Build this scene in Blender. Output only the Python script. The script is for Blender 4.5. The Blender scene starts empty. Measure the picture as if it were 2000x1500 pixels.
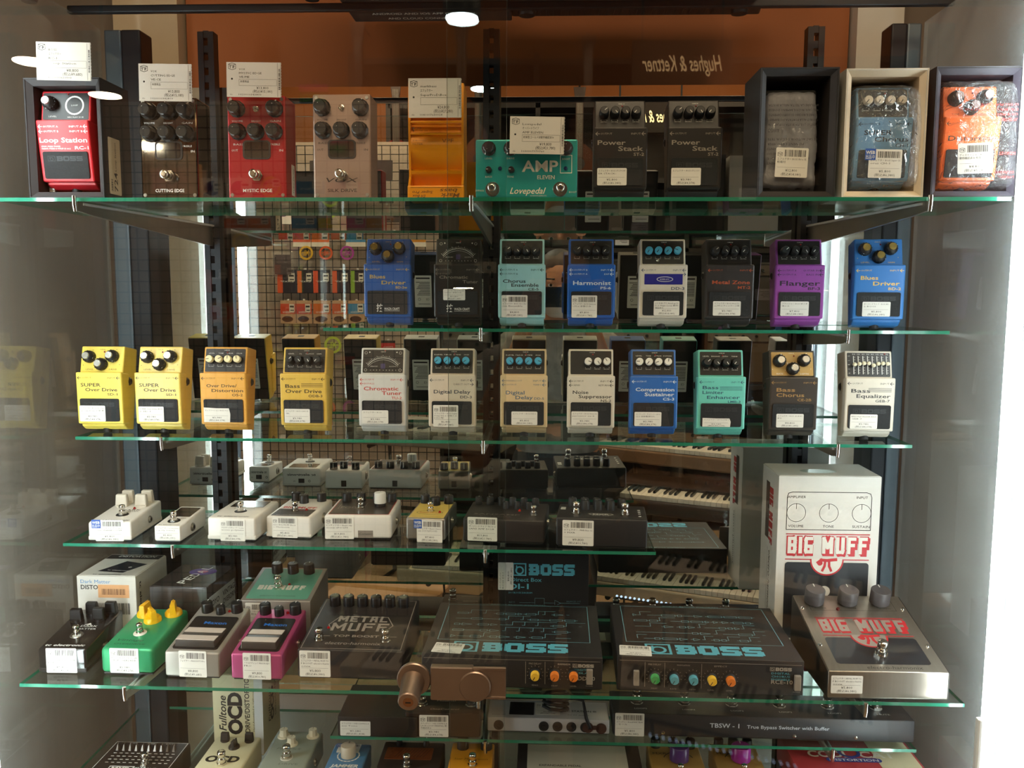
import bpy, bmesh, math, random
from mathutils import Matrix, Vector
R = math.radians
rnd = random.Random(7)
SC = bpy.context.scene
COL = SC.collection

# ------------------------------------------------------------------ camera, world, exposure
CZ = 1.60                       # camera height above the shop floor (m)
MY = 1.535                       # distance from the camera to the mirror at the back of the cabinet (m)
FPX, PITCH, YAW, ROLL = 1659.4, R(6.074), R(-2.183), R(0.2013)
fwd = Vector((math.sin(YAW)*math.cos(PITCH), math.cos(YAW)*math.cos(PITCH), -math.sin(PITCH)))
rt0 = Vector((math.cos(YAW), -math.sin(YAW), 0)); up0 = rt0.cross(fwd)
RT = rt0*math.cos(ROLL) + up0*math.sin(ROLL); UP = up0*math.cos(ROLL) - rt0*math.sin(ROLL)
cam = bpy.data.objects.new('camera', bpy.data.cameras.new('camera')); COL.objects.link(cam)
cam.data.sensor_width = 36; cam.data.lens = FPX/2000*36; cam.data.clip_start = 0.02
cm = Matrix((RT, UP, -fwd)).transposed().to_4x4(); cm.translation = (0, 0, CZ); cam.matrix_world = cm
SC.camera = cam
wd = bpy.data.worlds.new('world'); SC.world = wd; wd.use_nodes = True
wd.node_tree.nodes['Background'].inputs[0].default_value = (0.9, 0.72, 0.55, 1)
wd.node_tree.nodes['Background'].inputs[1].default_value = 0.05
SC.view_settings.view_transform = 'Standard'; SC.view_settings.look = 'None'
SC.view_settings.gamma = 1.0; SC.view_settings.use_curve_mapping = False
SC.view_settings.exposure = 0.85
SC.cycles.transparent_max_bounces = 48; SC.cycles.max_bounces = 9; SC.cycles.glossy_bounces = 6; SC.cycles.diffuse_bounces = 3
SC.cycles.caustics_reflective = True; SC.cycles.caustics_refractive = False
SC.cycles.sample_clamp_indirect = 6.0; SC.cycles.adaptive_threshold = 0.02

def ray(px, py): return fwd + RT*((px-1000)/FPX) - UP*((py-750)/FPX)
def hz(px, py, z):              # where the ray meets the height z (z relative to the camera) -> world
    d = ray(px, py); p = d*(z/d.z); return Vector((p.x, p.y, CZ+z))
def hy(px, py, Y):              # where the ray meets the upright plane at depth Y -> world
    d = ray(px, py); p = d*(Y/d.y); return Vector((p.x, p.y, CZ+p.z))
def my(px, py, Y):              # a point behind the viewer at depth Y (negative), seen in the mirror
    p = hy(px, py, 2*MY-Y); return Vector((p.x, Y, p.z))

# ------------------------------------------------------------------ materials
def lin(c):
    if isinstance(c, str):
        c = c.lstrip('#'); c = [int(c[i:i+2], 16)/255 for i in (0, 2, 4)]
    return tuple((x/12.92 if x <= .04045 else ((x+.055)/1.055)**2.4) for x in c)
MATS = {}
def M(col, rough=.45, metal=0., spec=.5, grain=.05, scale=60., bump=0., stretch=None, coat=0.):
    key = (col if isinstance(col, str) else tuple(col), rough, metal, spec, grain, scale, bump, stretch, coat)
    if key in MATS: return MATS[key]
    m = bpy.data.materials.new('surface_%d' % len(MATS)); m.use_nodes = True
    nt = m.node_tree; b = nt.nodes['Principled BSDF']; c = lin(col)
    tc = nt.nodes.new('ShaderNodeTexCoord'); nz = nt.nodes.new('ShaderNodeTexNoise')
    nz.inputs['Scale'].default_value = scale; nz.inputs['Detail'].default_value = 4
    if stretch:
        mp = nt.nodes.new('ShaderNodeMapping'); mp.inputs['Scale'].default_value = stretch
        nt.links.new(tc.outputs['Object'], mp.inputs[0]); nt.links.new(mp.outputs[0], nz.inputs['Vector'])
    else: nt.links.new(tc.outputs['Object'], nz.inputs['Vector'])
    mx = nt.nodes.new('ShaderNodeMix'); mx.data_type = 'RGBA'
    mx.inputs[6].default_value = (*[x*(1-2*grain) for x in c], 1); mx.inputs[7].default_value = (*[min(1, x*(1+grain*1.5)) for x in c], 1)
    nt.links.new(nz.outputs['Fac'], mx.inputs[0]); nt.links.new(mx.outputs[2], b.inputs['Base Color'])
    b.inputs['Roughness'].default_value = rough; b.inputs['Metallic'].default_value = metal
    b.inputs['Specular IOR Level'].default_value = spec; b.inputs['Coat Weight'].default_value = coat
    if bump:
        bp = nt.nodes.new('ShaderNodeBump'); bp.inputs['Strength'].default_value = bump; bp.inputs['Distance'].default_value = .002
        nt.links.new(nz.outputs['Fac'], bp.inputs['Height']); nt.links.new(bp.outputs[0], b.inputs['Normal'])
    MATS[key] = m; return m
def emit(name, col, st):
    m = bpy.data.materials.new(name); m.use_nodes = True; nt = m.node_tree; nt.nodes.clear()
    o = nt.nodes.new('ShaderNodeOutputMaterial'); e = nt.nodes.new('ShaderNodeEmission')
    e.inputs[0].default_value = (*lin(col), 1); e.inputs[1].default_value = st
    nt.links.new(e.outputs[0], o.inputs[0]); return m
def glass(name, tint, r0=.04, haze=0., hazecol=(.8, .8, .78), bumpy=0., rough=0.):
    """thin clear sheet: passes light straight through, mirrors more at a slant (Schlick), an optional diffuse haze"""
    m = bpy.data.materials.new(name); m.use_nodes = True; nt = m.node_tree; nt.nodes.clear(); L = nt.links.new
    def mth(op, a=None, b=None):
        n = nt.nodes.new('ShaderNodeMath'); n.operation = op
        for i, v in enumerate((a, b)):
            if v is None: continue
            if isinstance(v, (int, float)): n.inputs[i].default_value = v
            else: L(v, n.inputs[i])
        return n.outputs[0]
    o = nt.nodes.new('ShaderNodeOutputMaterial'); tr = nt.nodes.new('ShaderNodeBsdfTransparent'); gl = nt.nodes.new('ShaderNodeBsdfGlossy')
    tr.inputs[0].default_value = (*tint, 1); gl.inputs['Roughness'].default_value = rough
    g = nt.nodes.new('ShaderNodeNewGeometry'); vm = nt.nodes.new('ShaderNodeVectorMath'); vm.operation = 'DOT_PRODUCT'
    L(g.outputs['Incoming'], vm.inputs[0])
    nrm = g.outputs['Normal']
    if bumpy:
        tc = nt.nodes.new('ShaderNodeTexCoord'); nz = nt.nodes.new('ShaderNodeTexNoise'); nz.inputs['Scale'].default_value = 38; nz.inputs['Detail'].default_value = 3
        nz.inputs['Distortion'].default_value = 1.5
        L(tc.outputs['Object'], nz.inputs['Vector']); bp = nt.nodes.new('ShaderNodeBump'); bp.inputs['Strength'].default_value = bumpy; bp.inputs['Distance'].default_value = .02
        L(nz.outputs['Fac'], bp.inputs['Height']); nrm = bp.outputs[0]; L(nrm, gl.inputs['Normal'])
    L(nrm, vm.inputs[1])
    c = mth('ABSOLUTE', vm.outputs['Value']); k = mth('POWER', mth('SUBTRACT', 1.0, c), 5.0)
    fac = mth('ADD', mth('MULTIPLY', k, 1-r0), r0)
    mx = nt.nodes.new('ShaderNodeMixShader'); L(fac, mx.inputs[0]); L(tr.outputs[0], mx.inputs[1]); L(gl.outputs[0], mx.inputs[2])
    out = mx.outputs[0]
    if haze:
        df = nt.nodes.new('ShaderNodeBsdfDiffuse'); df.inputs[0].default_value = (*hazecol, 1)
        tc2 = nt.nodes.new('ShaderNodeTexCoord'); n2 = nt.nodes.new('ShaderNodeTexNoise'); n2.inputs['Scale'].default_value = 9
        L(tc2.outputs['Object'], n2.inputs['Vector'])
        f2 = mth('MULTIPLY', mth('ADD', mth('MULTIPLY', n2.outputs['Fac'], .6), .7), haze)
        m2 = nt.nodes.new('ShaderNodeMixShader'); L(f2, m2.inputs[0]); L(out, m2.inputs[1]); L(df.outputs[0], m2.inputs[2]); out = m2.outputs[0]
    L(out, o.inputs[0]); return m
def mirror_mat():
    m = bpy.data.materials.new('mirror_silver'); m.use_nodes = True; b = m.node_tree.nodes['Principled BSDF']
    b.inputs['Base Color'].default_value = (.74, .77, .75, 1); b.inputs['Metallic'].default_value = 1; b.inputs['Roughness'].default_value = 0.0
    return m
BLK = M('#151515', .5); RUB = M('#1c1d1f', .8, grain=.12, scale=300, bump=.3); CHROME = M('#dcd8d0', .16, 1.); STEEL = M('#b9b6b0', .3, 1., scale=40)
PAPER = M('#e6e3dc', .7, spec=.3, grain=.02); INK = M('#2b2a2c', .7); WHITE = M('#efeeea', .35); CREAM = M('#e9e2c6', .4)
GOLD = M('#c9a95c', .25, 1.); KRAFT = M('#c9b294', .8, grain=.06, scale=90); INKW = M('#e6e4df', .6, grain=.02); RED = M('#c02a30', .5)
CYAN = M('#5fb3c9', .5); MIRROR = mirror_mat()
PANE = glass('door_glass', (.93, .955, .94), .035); SIDE = glass('side_glass', (.88, .90, .88), .06, haze=.09, hazecol=(.80, .76, .70)); SIDE2 = glass('side_glass_hazed', (.90, .92, .92), .06, haze=.22, hazecol=(.82, .86, .86))  # side panes: glare haze put into the glass colour as a diffuse layer
SHELF = glass('shelf_glass', (.93, .97, .945), .035)
EDGE = M('#277a60', .12, spec=.8, grain=.15, scale=8, coat=.4)
BAG = glass('clear_bag', (.97, .97, .98), .05, haze=.04, hazecol=(.95, .95, .97), bumpy=1.0, rough=.08)
ACRYL = glass('acrylic', (.96, .97, .97), .05)

# ------------------------------------------------------------------ mesh builder (mm unless stated)
_txt = {}
def glyphs(s, bold=0., shear=0., res=1):
    k = (s, bold, shear, res)
    if k not in _txt:
        c = bpy.data.curves.new('t', 'FONT'); c.body = s; c.dimensions = '2D'; c.resolution_u = res; c.fill_mode = 'BOTH'; c.offset = bold; c.shear = shear
        o = bpy.data.objects.new('t', c); m = bpy.data.meshes.new_from_object(o)
        vs = [(v.co.x, v.co.y) for v in m.vertices]; fs = [tuple(p.vertices) for p in m.polygons]
        bpy.data.objects.remove(o); bpy.data.curves.remove(c); bpy.data.meshes.remove(m)
        _txt[k] = (vs, fs)
    return _txt[k]
I4 = Matrix.Identity(4)
def frame(o, u, v):             # plane frame: u along x, v along y, normal = u x v
    u = Vector(u).normalized(); v = Vector(v).normalized(); n = u.cross(v)
    m = Matrix((u, v, n)).transposed().to_4x4(); m.translation = o; return m
def front(y=0, x=0, z=0): return frame((x, y, z), (1, 0, 0), (0, 0, 1))      # faces -y
def backp(y=0, x=0, z=0): return frame((x, y, z), (-1, 0, 0), (0, 0, 1))     # faces +y
def rightp(x=0, y=0, z=0): return frame((x, y, z), (0, 1, 0), (0, 0, 1))     # faces +x
def leftp(x=0, y=0, z=0): return frame((x, y, z), (0, -1, 0), (0, 0, 1))     # faces -x
def top(z=0, x=0, y=0): return Matrix.Translation((x, y, z))
def rotz(a): return Matrix.Rotation(R(a), 4, 'Z')
class MB:
    def __init__(s): s.v = []; s.f = []; s.m = []; s.sm = []; s.T = I4
    def add(s, vs, fs, mi=0, smooth=False):
        b = len(s.v); T = s.T
        s.v += [tuple(T @ Vector(p)) for p in vs]; s.f += [tuple(b+i for i in f) for f in fs]
        s.m += [mi]*len(fs); s.sm += [smooth]*len(fs); return s
    def _bm(s, bm, bev, mi, seg, smooth=True, edges=None):
        if bev > 0:
            bmesh.ops.bevel(bm, geom=edges(bm) if edges else bm.edges[:], offset=bev, segments=seg, affect='EDGES', profile=.5, clamp_overlap=True)
        bm.verts.index_update()
        s.add([tuple(v.co) for v in bm.verts], [tuple(v.index for v in f.verts) for f in bm.faces], mi, False); bm.free(); return s
    def box(s, x0, x1, y0, y1, z0, z1, bev=0, mi=0, seg=2):
        vs = [(x, y, z) for z in (z0, z1) for y in (y0, y1) for x in (x0, x1)]
        fs = [(0, 2, 3, 1), (4, 5, 7, 6), (0, 1, 5, 4), (2, 6, 7, 3), (0, 4, 6, 2), (1, 3, 7, 5)]
        if not bev: return s.add(vs, fs, mi)
        bm = bmesh.new(); bv = [bm.verts.new(p) for p in vs]
        for f in fs: bm.faces.new([bv[i] for i in f])
        return s._bm(bm, bev, mi, seg)
    def loft(s, a, b, bev=0, mi=0, seg=2, edges=None):   # two equal loops of points, capped
        n = len(a); bm = bmesh.new(); A = [bm.verts.new(p) for p in a]; B = [bm.verts.new(p) for p in b]
        bm.faces.new(A[::-1]); bm.faces.new(B)
        for i in range(n): bm.faces.new((A[i], A[(i+1) % n], B[(i+1) % n], B[i]))
        bmesh.ops.recalc_face_normals(bm, faces=bm.faces[:])
        return s._bm(bm, bev, mi, seg, edges=edges)
    def prx(s, poly, x0, x1, bev=0, mi=0, seg=2): return s.loft([(x0, y, z) for y, z in poly], [(x1, y, z) for y, z in poly], bev, mi, seg)
    def prz(s, poly, z0, z1, bev=0, mi=0, seg=2): return s.loft([(x, y, z0) for x, y in poly], [(x, y, z1) for x, y in poly], bev, mi, seg)
    def rrect(s, x0, x1, y0, y1, z0, z1, r=2, mi=0, n=4):
        pts = []
        for cx, cy, a0 in ((x1-r, y1-r, 0), (x0+r, y1-r, 90), (x0+r, y0+r, 180), (x1-r, y0+r, 270)):
            for i in range(n+1): a = R(a0+90*i/n); pts.append((cx+r*math.cos(a), cy+r*math.sin(a)))
        if z1 is None: return s.add([(x, y, z0) for x, y in pts], [tuple(range(len(pts)))], mi)
        return s.loft([(x, y, z0) for x, y in pts], [(x, y, z1) for x, y in pts], 0, mi)
    def lathe(s, prof, x=0, y=0, z=0, n=20, mi=0, axis=None, smooth=True, mi_of=None, phase=0):
        """prof: (radius, height) from bottom to top, around local z"""
        vs = []; fs = []; k = len(prof)
        for r_, h in prof:
            for i in range(n): a = 2*math.pi*(i+phase)/n; vs.append((x+r_*math.cos(a), y+r_*math.sin(a), z+h))
        b = len(s.f)
        for j in range(k-1):
            for i in range(n): fs.append((j*n+i, j*n+(i+1) % n, (j+1)*n+(i+1) % n, (j+1)*n+i))
        s.add(vs, fs, mi, smooth); s.add(vs[-n:], [tuple(range(n))], mi); s.add(vs[:n], [tuple(range(n))[::-1]], mi)
        return s
    def disc(s, x, y, z, r, n=18, mi=0):
        return s.add([(x+r*math.cos(2*math.pi*i/n), y+r*math.sin(2*math.pi*i/n), z) for i in range(n)], [tuple(range(n))], mi)
    def lift(s, z): return z+(len(s.f) % 20)*.002      # overlapping strokes never share one plane
    def rect(s, x0, x1, y0, y1, z=0, mi=0): z = s.lift(z); return s.add([(x0, y0, z), (x1, y0, z), (x1, y1, z), (x0, y1, z)], [(0, 1, 2, 3)], mi)
    def poly(s, pts, z=0, mi=0): return s.add([(x, y, z) for x, y in pts], [tuple(range(len(pts)))], mi)
    def line(s, pts, w, z=0, mi=0, closed=False):
        pts = list(pts)+([pts[0]] if closed else [])
        for (x0, y0), (x1, y1) in zip(pts, pts[1:]):
            z_ = s.lift(z); L = math.hypot(x1-x0, y1-y0) or 1; dx, dy = (x1-x0)/L*w/2, (y1-y0)/L*w/2
            s.add([(x0-dx+dy, y0-dy-dx, z_), (x1+dx+dy, y1+dy-dx, z_), (x1+dx-dy, y1+dy+dx, z_), (x0-dx-dy, y0-dy+dx, z_)], [(0, 1, 2, 3)], mi)
        return s
    def arc(s, x, y, r, a0, a1, w, z=0, mi=0, n=24, ry=None):
        return s.line([(x+r*math.cos(R(a0+(a1-a0)*i/n)), y+(ry or r)*math.sin(R(a0+(a1-a0)*i/n))) for i in range(n+1)], w, z, mi)
    def text(s, t, x, y, z=0, h=3., w=None, al='L', bold=0., shear=0., mi=0, res=1):
        """capital height h (mm); w forces the total width"""
        vs, fs = glyphs(t, bold, shear, max(res, 3 if h > 8 else 2 if h > 3.3 else 1))
        if not vs: return s
        x0 = min(p[0] for p in vs); x1 = max(p[0] for p in vs); ky = h/.69; kx = ky
        if w: kx = w/max(1e-6, x1-x0)
        W = (x1-x0)*kx; ox = {'L': 0, 'C': -W/2, 'R': -W}[al]
        return s.add([(x+ox+(p[0]-x0)*kx, y+p[1]*ky, z) for p in vs], fs, mi)
    def block(s, t, x, y, w, h, th, z=0, mi=0, gap=.28):
        G = {'B': [[(0, 0), (0, 1), (.85, 1), (1, .88), (1, .62), (.88, .5), (1, .38), (1, .12), (.85, 0), (0, 0)], [(0, .5), (.88, .5)]], 'I': [[(.5, 0), (.5, 1)]], 'G': [[(1, 1), (.1, 1), (0, .9), (0, .1), (.1, 0), (1, 0), (1, .42), (.62, .42)]],
             'M': [[(0, 0), (0, 1), (.5, .35), (1, 1), (1, 0)]], 'U': [[(0, 1), (0, .1), (.1, 0), (.9, 0), (1, .1), (1, 1)]], 'F': [[(0, 0), (0, 1), (1, 1)], [(0, .52), (.8, .52)]], 'E': [[(1, 0), (0, 0), (0, 1), (1, 1)], [(0, .5), (.8, .5)]], 'T': [[(0, 1), (1, 1)], [(.5, 1), (.5, 0)]], 'A': [[(0, 0), (.15, 1), (.85, 1), (1, 0)], [(.06, .4), (.94, .4)]], 'L': [[(0, 1), (0, 0), (1, 0)]]}
        wd = [.3 if c == 'I' else .45 if c == ' ' else 1.25 if c == 'M' else 1. for c in t]; u = w/(sum(wd)+gap*(len(t)-1)); cx = x-w/2
        for c, k in zip(t, wd):
            for pl in G.get(c, []): s.line([(cx+th/2+px*(u*k-th), y+th/2+py*(h-th)) for px, py in pl], th, z, mi)
            cx += u*(k+gap)
        return s
    def tube(s, pts, r, n=8, mi=0, caps=True):
        pts = [Vector(p) for p in pts]; rings = []; up = Vector((0, 0, 1))
        for i, p in enumerate(pts):
            t = ((pts[min(i+1, len(pts)-1)]-p).normalized()+(p-pts[max(i-1, 0)]).normalized()).normalized()
            a = up if abs(t.dot(up)) < .95 else Vector((1, 0, 0))
            u = t.cross(a).normalized(); v = t.cross(u); rr = r[i] if isinstance(r, (list, tuple)) else r
            rings.append([p+(u*math.cos(2*math.pi*k/n)+v*math.sin(2*math.pi*k/n))*rr for k in range(n)])
        vs = [tuple(q) for g in rings for q in g]
        fs = [(j*n+k, j*n+(k+1) % n, (j+1)*n+(k+1) % n, (j+1)*n+k) for j in range(len(pts)-1) for k in range(n)]
        s.add(vs, fs, mi, True)
        if caps: s.add(vs[:n], [tuple(range(n))], mi); s.add(vs[-n:], [tuple(range(n))[::-1]], mi)
        return s
    def mesh(s, name, nm=1, scale=.001):
        me = bpy.data.meshes.new(name); me.from_pydata([(x*scale, y*scale, z*scale) for x, y, z in s.v], [], s.f)
        me.polygons.foreach_set('material_index', s.m); me.polygons.foreach_set('use_smooth', s.sm); me.update(); return me
def smooth_by_angle(me, a=40): 
    me.polygons.foreach_set('use_smooth', [True]*len(me.polygons)); me.set_sharp_from_angle(angle=R(a))
def part(name, mb, mats, parent, scale=.001, soft=False):
    if not isinstance(mats, (list, tuple)): mats = [mats]
    me = mb.mesh(name, scale=scale)
    for m in mats: me.materials.append(m)
    if soft: smooth_by_angle(me)
    o = bpy.data.objects.new(name, me); COL.objects.link(o); o.parent = parent; return o
_cache = {}
def inst(name, key, fn, mats, parent, soft=False):    # a part that shares its mesh with its look-alikes
    if not isinstance(mats, (list, tuple)): mats = [mats]
    if key not in _cache:
        me = fn().mesh(name)
        for m in mats: me.materials.append(m)
        if soft: smooth_by_angle(me)
        _cache[key] = me
    o = bpy.data.objects.new(name, _cache[key]); COL.objects.link(o); o.parent = parent
    for i, m in enumerate(mats):
        if o.data.materials[i] is not m: o.material_slots[i].link = 'OBJECT'; o.material_slots[i].material = m
    return o
def tag(o, label=None, cat=None, group=None, kind=None):
    for k, v in (('label', label), ('category', cat), ('group', group), ('kind', kind)):
        if v: o[k] = v
    return o
def thing(name, label, cat, loc=(0, 0, 0), rot=(0, 0, 0), group=None):
    o = bpy.data.objects.new(name, None); COL.objects.link(o); o.empty_display_size = .02
    o.location = loc; o.rotation_euler = [R(a) for a in rot]; return tag(o, label, cat, group)
def solo(name, mb, mats, label, cat, group=None, scale=1., soft=False):
    return tag(part(name, mb, mats, None, scale, soft), label, cat, group)
def struct(name, mb, mats, parent=None, scale=1.):
    o = part(name, mb, mats, parent, scale)
    if parent is None: o['kind'] = 'structure'
    return o
# ------------------------------------------------------------------ shelf data (relative to the camera height)
XL, XR = -.768, .626            # inside faces of the side panes
S6p = hy(1200, 1450, 1.27); SH = {   # z of the glass top, front edge Y, left end X, right end X
    0: (.438, .80, -.76, .62), 1: (.1256, 1.133, -.7345, .5975), 2: (-.0539, 1.311, -.3443, .6124), 3: (-.2234, 1.2784, -.7283, .5519),
    4: (-.3903, 1.2668, -.750, .1718), 5: (-.5678, 1.1573, -.7613, .5906), 6: (S6p.z-CZ, 1.27, hy(645, 1440, 1.27).x, hy(1790, 1462, 1.27).x),
    7: (-.775, 1.10, -.755, .615)}
BACK = {i: (v[1]+(.29 if i == 5 else .21 if i != 7 else .40)) for i, v in SH.items()}
LEDM = emit('led_white', '#f1fbff', 19.0); LEDW = emit('tube_white', '#e9fbff', 7.0); WARM = emit('lamp_warm', '#ffe6c4', 60.0)
PANELM = emit('fill_panel_glow', '#ffdcb4', 12.0); LEDSIDE = emit('bar_white', '#f4fbff', 16.0)

# ------------------------------------------------------------------ the shop
def plane_box(name, x0, x1, y0, y1, z0, z1, mat, parent=None):
    return struct(name, MB().box(x0, x1, y0, y1, z0, z1), mat, parent)
plane_box('floor', -3.4, 3.4, -3.2, 1.8, -.05, 0, M('#a98a6c', .55, grain=.1, scale=3, stretch=(1, 8, 1)))
plane_box('ceiling', -3.4, 3.4, -3.2, 1.8, 3.45, 3.5, M('#8a6a50', .8))
plane_box('wall_rear', -3.4, 3.4, -3.2, -3.0, 0, 3.45, M('#a5622f', .8, grain=.05, scale=2))
plane_box('wall_back', -3.4, 3.4, 1.72, 1.8, 0, 3.45, M('#6e645a', .7, grain=.06, scale=3))
plane_box('trim_1', -.70, .57, 1.69, 1.71, 1.3, 3.45, M('#8f5126', .75, grain=.05, scale=3))
plane_box('trim_2', -.83, -.705, 1.66, 1.71, 0, 3.45, M('#b5a68e', .75, grain=.03))
plane_box('trim_3', .575, .66, 1.66, 1.71, 0, 3.45, M('#c9c5bc', .75, grain=.03))
plane_box('wall_left', -3.4, -3.2, -3.0, 1.72, 0, 3.45, M('#7c6650', .8))
plane_box('wall_right', 3.2, 3.4, -3.0, 1.72, 0, 3.45, M('#8b8378', .8))
plane_box('wall_partition_left', -1.02, -.98, .50, 1.25, 0, 2.9, M('#c9bda9', .75, grain=.03))
plane_box('wall_partition_right', .86, .90, .42, 1.25, 0, 2.9, M('#d9d9d4', .75, grain=.03))

def fill_panel(x, y, w, l, e, label):  # glowing panel added under the ceiling for general room light
    t = thing('fill_light', label, 'fill light', (x, y, 3.45))
    part('housing', MB().box(-w/2-.03, w/2+.03, -l/2-.03, l/2+.03, -.04, 0), M('#d8d2c8', .5), t, 1.)
    part('diffuser', MB().box(-w/2, w/2, -l/2, l/2, -.05, -.041), PANELM, t, 1.)
fill_panel(-1.1, -1.5, .5, 1.2, 9, 'added warm fill light panel above the string rack')
fill_panel(1.2, -1.5, .5, 1.2, 9, 'added warm fill light panel above the keyboard rack')
fill_panel(.1, -.1, 1.2, .4, 9, 'added wide warm fill light panel above the person')

def spot_lamp(x, y, z, label, r=.06, m=None):
    t = thing('spot_lamp', label, 'spot lamp', (x, y, z))
    part('rod', MB().tube([(0, 0, .14), (0, 0, 3.45-z)], .008), BLK, t, 1.)
    part('can', MB().lathe([(r+.004, 0), (r+.008, .02), (r+.008, .13), (r*.6, .16)], n=24), M('#24211f', .5), t, 1.)
    part('lens', MB().lathe([(r*.98, -.004), (r, .004)], n=24), m or WARM, t, 1.)
def glass_spot(px, py, t_, label, **k):       # a lamp whose image in the front glass falls on that pixel
    d = ray(px, py); d = d*(t_/d.y); spot_lamp(d.x, 2.02-t_, CZ+d.z, label, **k)
glass_spot(70, 123, 2.95, 'round warm spot lamp on a rod, first above the wire grid')
glass_spot(210, 188, 3.45, 'round warm spot lamp on a rod, behind the first one')
glass_spot(903, 38, 3.2, 'cool white round spot lamp above the person', m=emit('lamp_cool', '#e8fbff', 40.0))
glass_spot(905, 562, 3.9, 'low warm spot lamp beside the dark rack', r=.045)

# ------------------------------------------------------------------ the glass cabinet
ALU = M('#474c52', .35, .7, scale=30); ALUD = M('#25282c', .4, .6); ALUL = M('#5f6a72', .35, .7)
cab = thing('display_cabinet', 'tall glass display cabinet with mirrored back and dark metal posts', 'cabinet', (0, 0, 0))
Z0, Z1 = CZ-1.02, CZ+.45
part('mirror', MB().box(-.700, .574, MY, MY+.006, Z0, CZ+.362), [MIRROR], cab, 1.)
part('backing_board', MB().box(-.76, .62, MY+.008, MY+.03, Z0, CZ+.36), M('#4a4640', .8), cab, 1.)
part('side_pane', MB().box(XL-.006, XL, 1.032, 1.49, Z0, Z1), SIDE, cab, 1.)
part('side_pane', MB().box(XR, XR+.006, 1.094, 1.49, Z0, Z1), SIDE2, cab, 1.)
for a, b, m in ((-.764, -.734, ALUL), (-.734, -.700, ALUD), (.574, .600, ALUD), (.600, .624, ALUL)):
    part('rear_post', MB().box(a, b, 1.492, MY+.004, Z0, Z1, .003), m, cab, 1.)
for x0, x1, y1 in ((XL-.016, XL+.008, 1.03), (XR-.008, XR+.026, 1.092)):
    part('front_post', MB().box(x0, x1, .990, y1, Z0, Z1, .003), ALU, cab, 1.)
part('base_box', MB().box(XL-.01, XR+.01, .99, MY+.03, 0, Z0-.001), M('#3a3530', .6), cab, 1.)
for y in (1.0, 1.29, 1.41): part('top_bar', MB().box(XL-.01, XR+.01, y-.006, y+.006, Z1, Z1+.012, .002), ALUD, cab, 1.)
UPR = (-.592, -.095, .455)
for ux in UPR:                                 # slotted uprights: two rails joined by rungs, real slots between
    mb = MB().box(ux-.014, ux-.004, 1.507, 1.529, Z0, Z1).box(ux+.004, ux+.014, 1.507, 1.529, Z0, Z1)
    z = Z0+.01
    while z < Z1: mb.box(ux-.0045, ux+.0045, 1.509, 1.525, z, z+.012); z += .025
    part('slotted_upright', mb, M('#1d1f22', .4, .6), cab, 1.)

def light_tube(x, y, label, m, r=.011, shield=None):
    t = thing('light_tube', label, 'light tube', (x, y, CZ))
    part('tube', MB().lathe([(r, -.98), (r, .39)], n=14), m, t, 1.)
    for a, b in ((-1.0, -.98), (.39, .41)): part('end_cap', MB().lathe([(r*1.25, a), (r*1.25, b)], n=14), WHITE, t, 1.)
    if shield: part('channel', MB().box(*shield, -.98, .40), M('#8b9298', .4, .8), t, 1.)
    return t
light_tube(-.727, 1.036, 'vertical white light tube beside the post at the beige partition', emit('led_white_slim', '#f1fbff', 24.0), .0105)
lt = light_tube(.6005, 1.112, 'vertical white light tube beside the post at the white partition', LEDM, .009)
part('plug', MB().box(-.016, -.009, -.006, .004, -.64, -.565, .002), WHITE, lt, 1.)

def glass_shelf(i, label):
    z, yf, x0, x1 = SH[i]; zt = CZ+z; mb = MB(); yb = BACK[i]; th = .005
    mb.box(x0, x1, yf, yb, zt-th, zt); mb.m = [0, 0, 1, 1, 1, 1]
    solo('glass_shelf', mb, [SHELF, EDGE], label, 'shelf', 'glass shelves')
glass_shelf(1, 'glass shelf carrying the open cartons and paper price cards')
glass_shelf(2, 'short glass shelf carrying eight upright compact pedals')
glass_shelf(3, 'glass shelf carrying twelve upright compact pedals')
glass_shelf(4, 'short glass shelf carrying the small white pedals')
glass_shelf(5, 'glass shelf carrying the two half-rack units and the big metal pedal')
glass_shelf(6, 'short glass shelf carrying the long black switcher')
glass_shelf(7, 'lowest glass shelf under the cream drive pedal')
TIPS = {1: (-.626, -.097, .492), 2: (None, -.098, .459), 3: (-.589, -.092, .440), 4: (-.573, -.088, None), 5: (-.602, -.09, .452), 6: (None, -.088, .45), 7: (-.59, -.09, .45)}
UN = ('by the beige partition', 'in the middle', 'by the white partition')
ON = ('topmost shelf', 'carton shelf', 'eight-pedal shelf', 'twelve-pedal shelf', 'white-pedal shelf', 'half-rack shelf', 'switcher shelf', 'lowest shelf')
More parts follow.
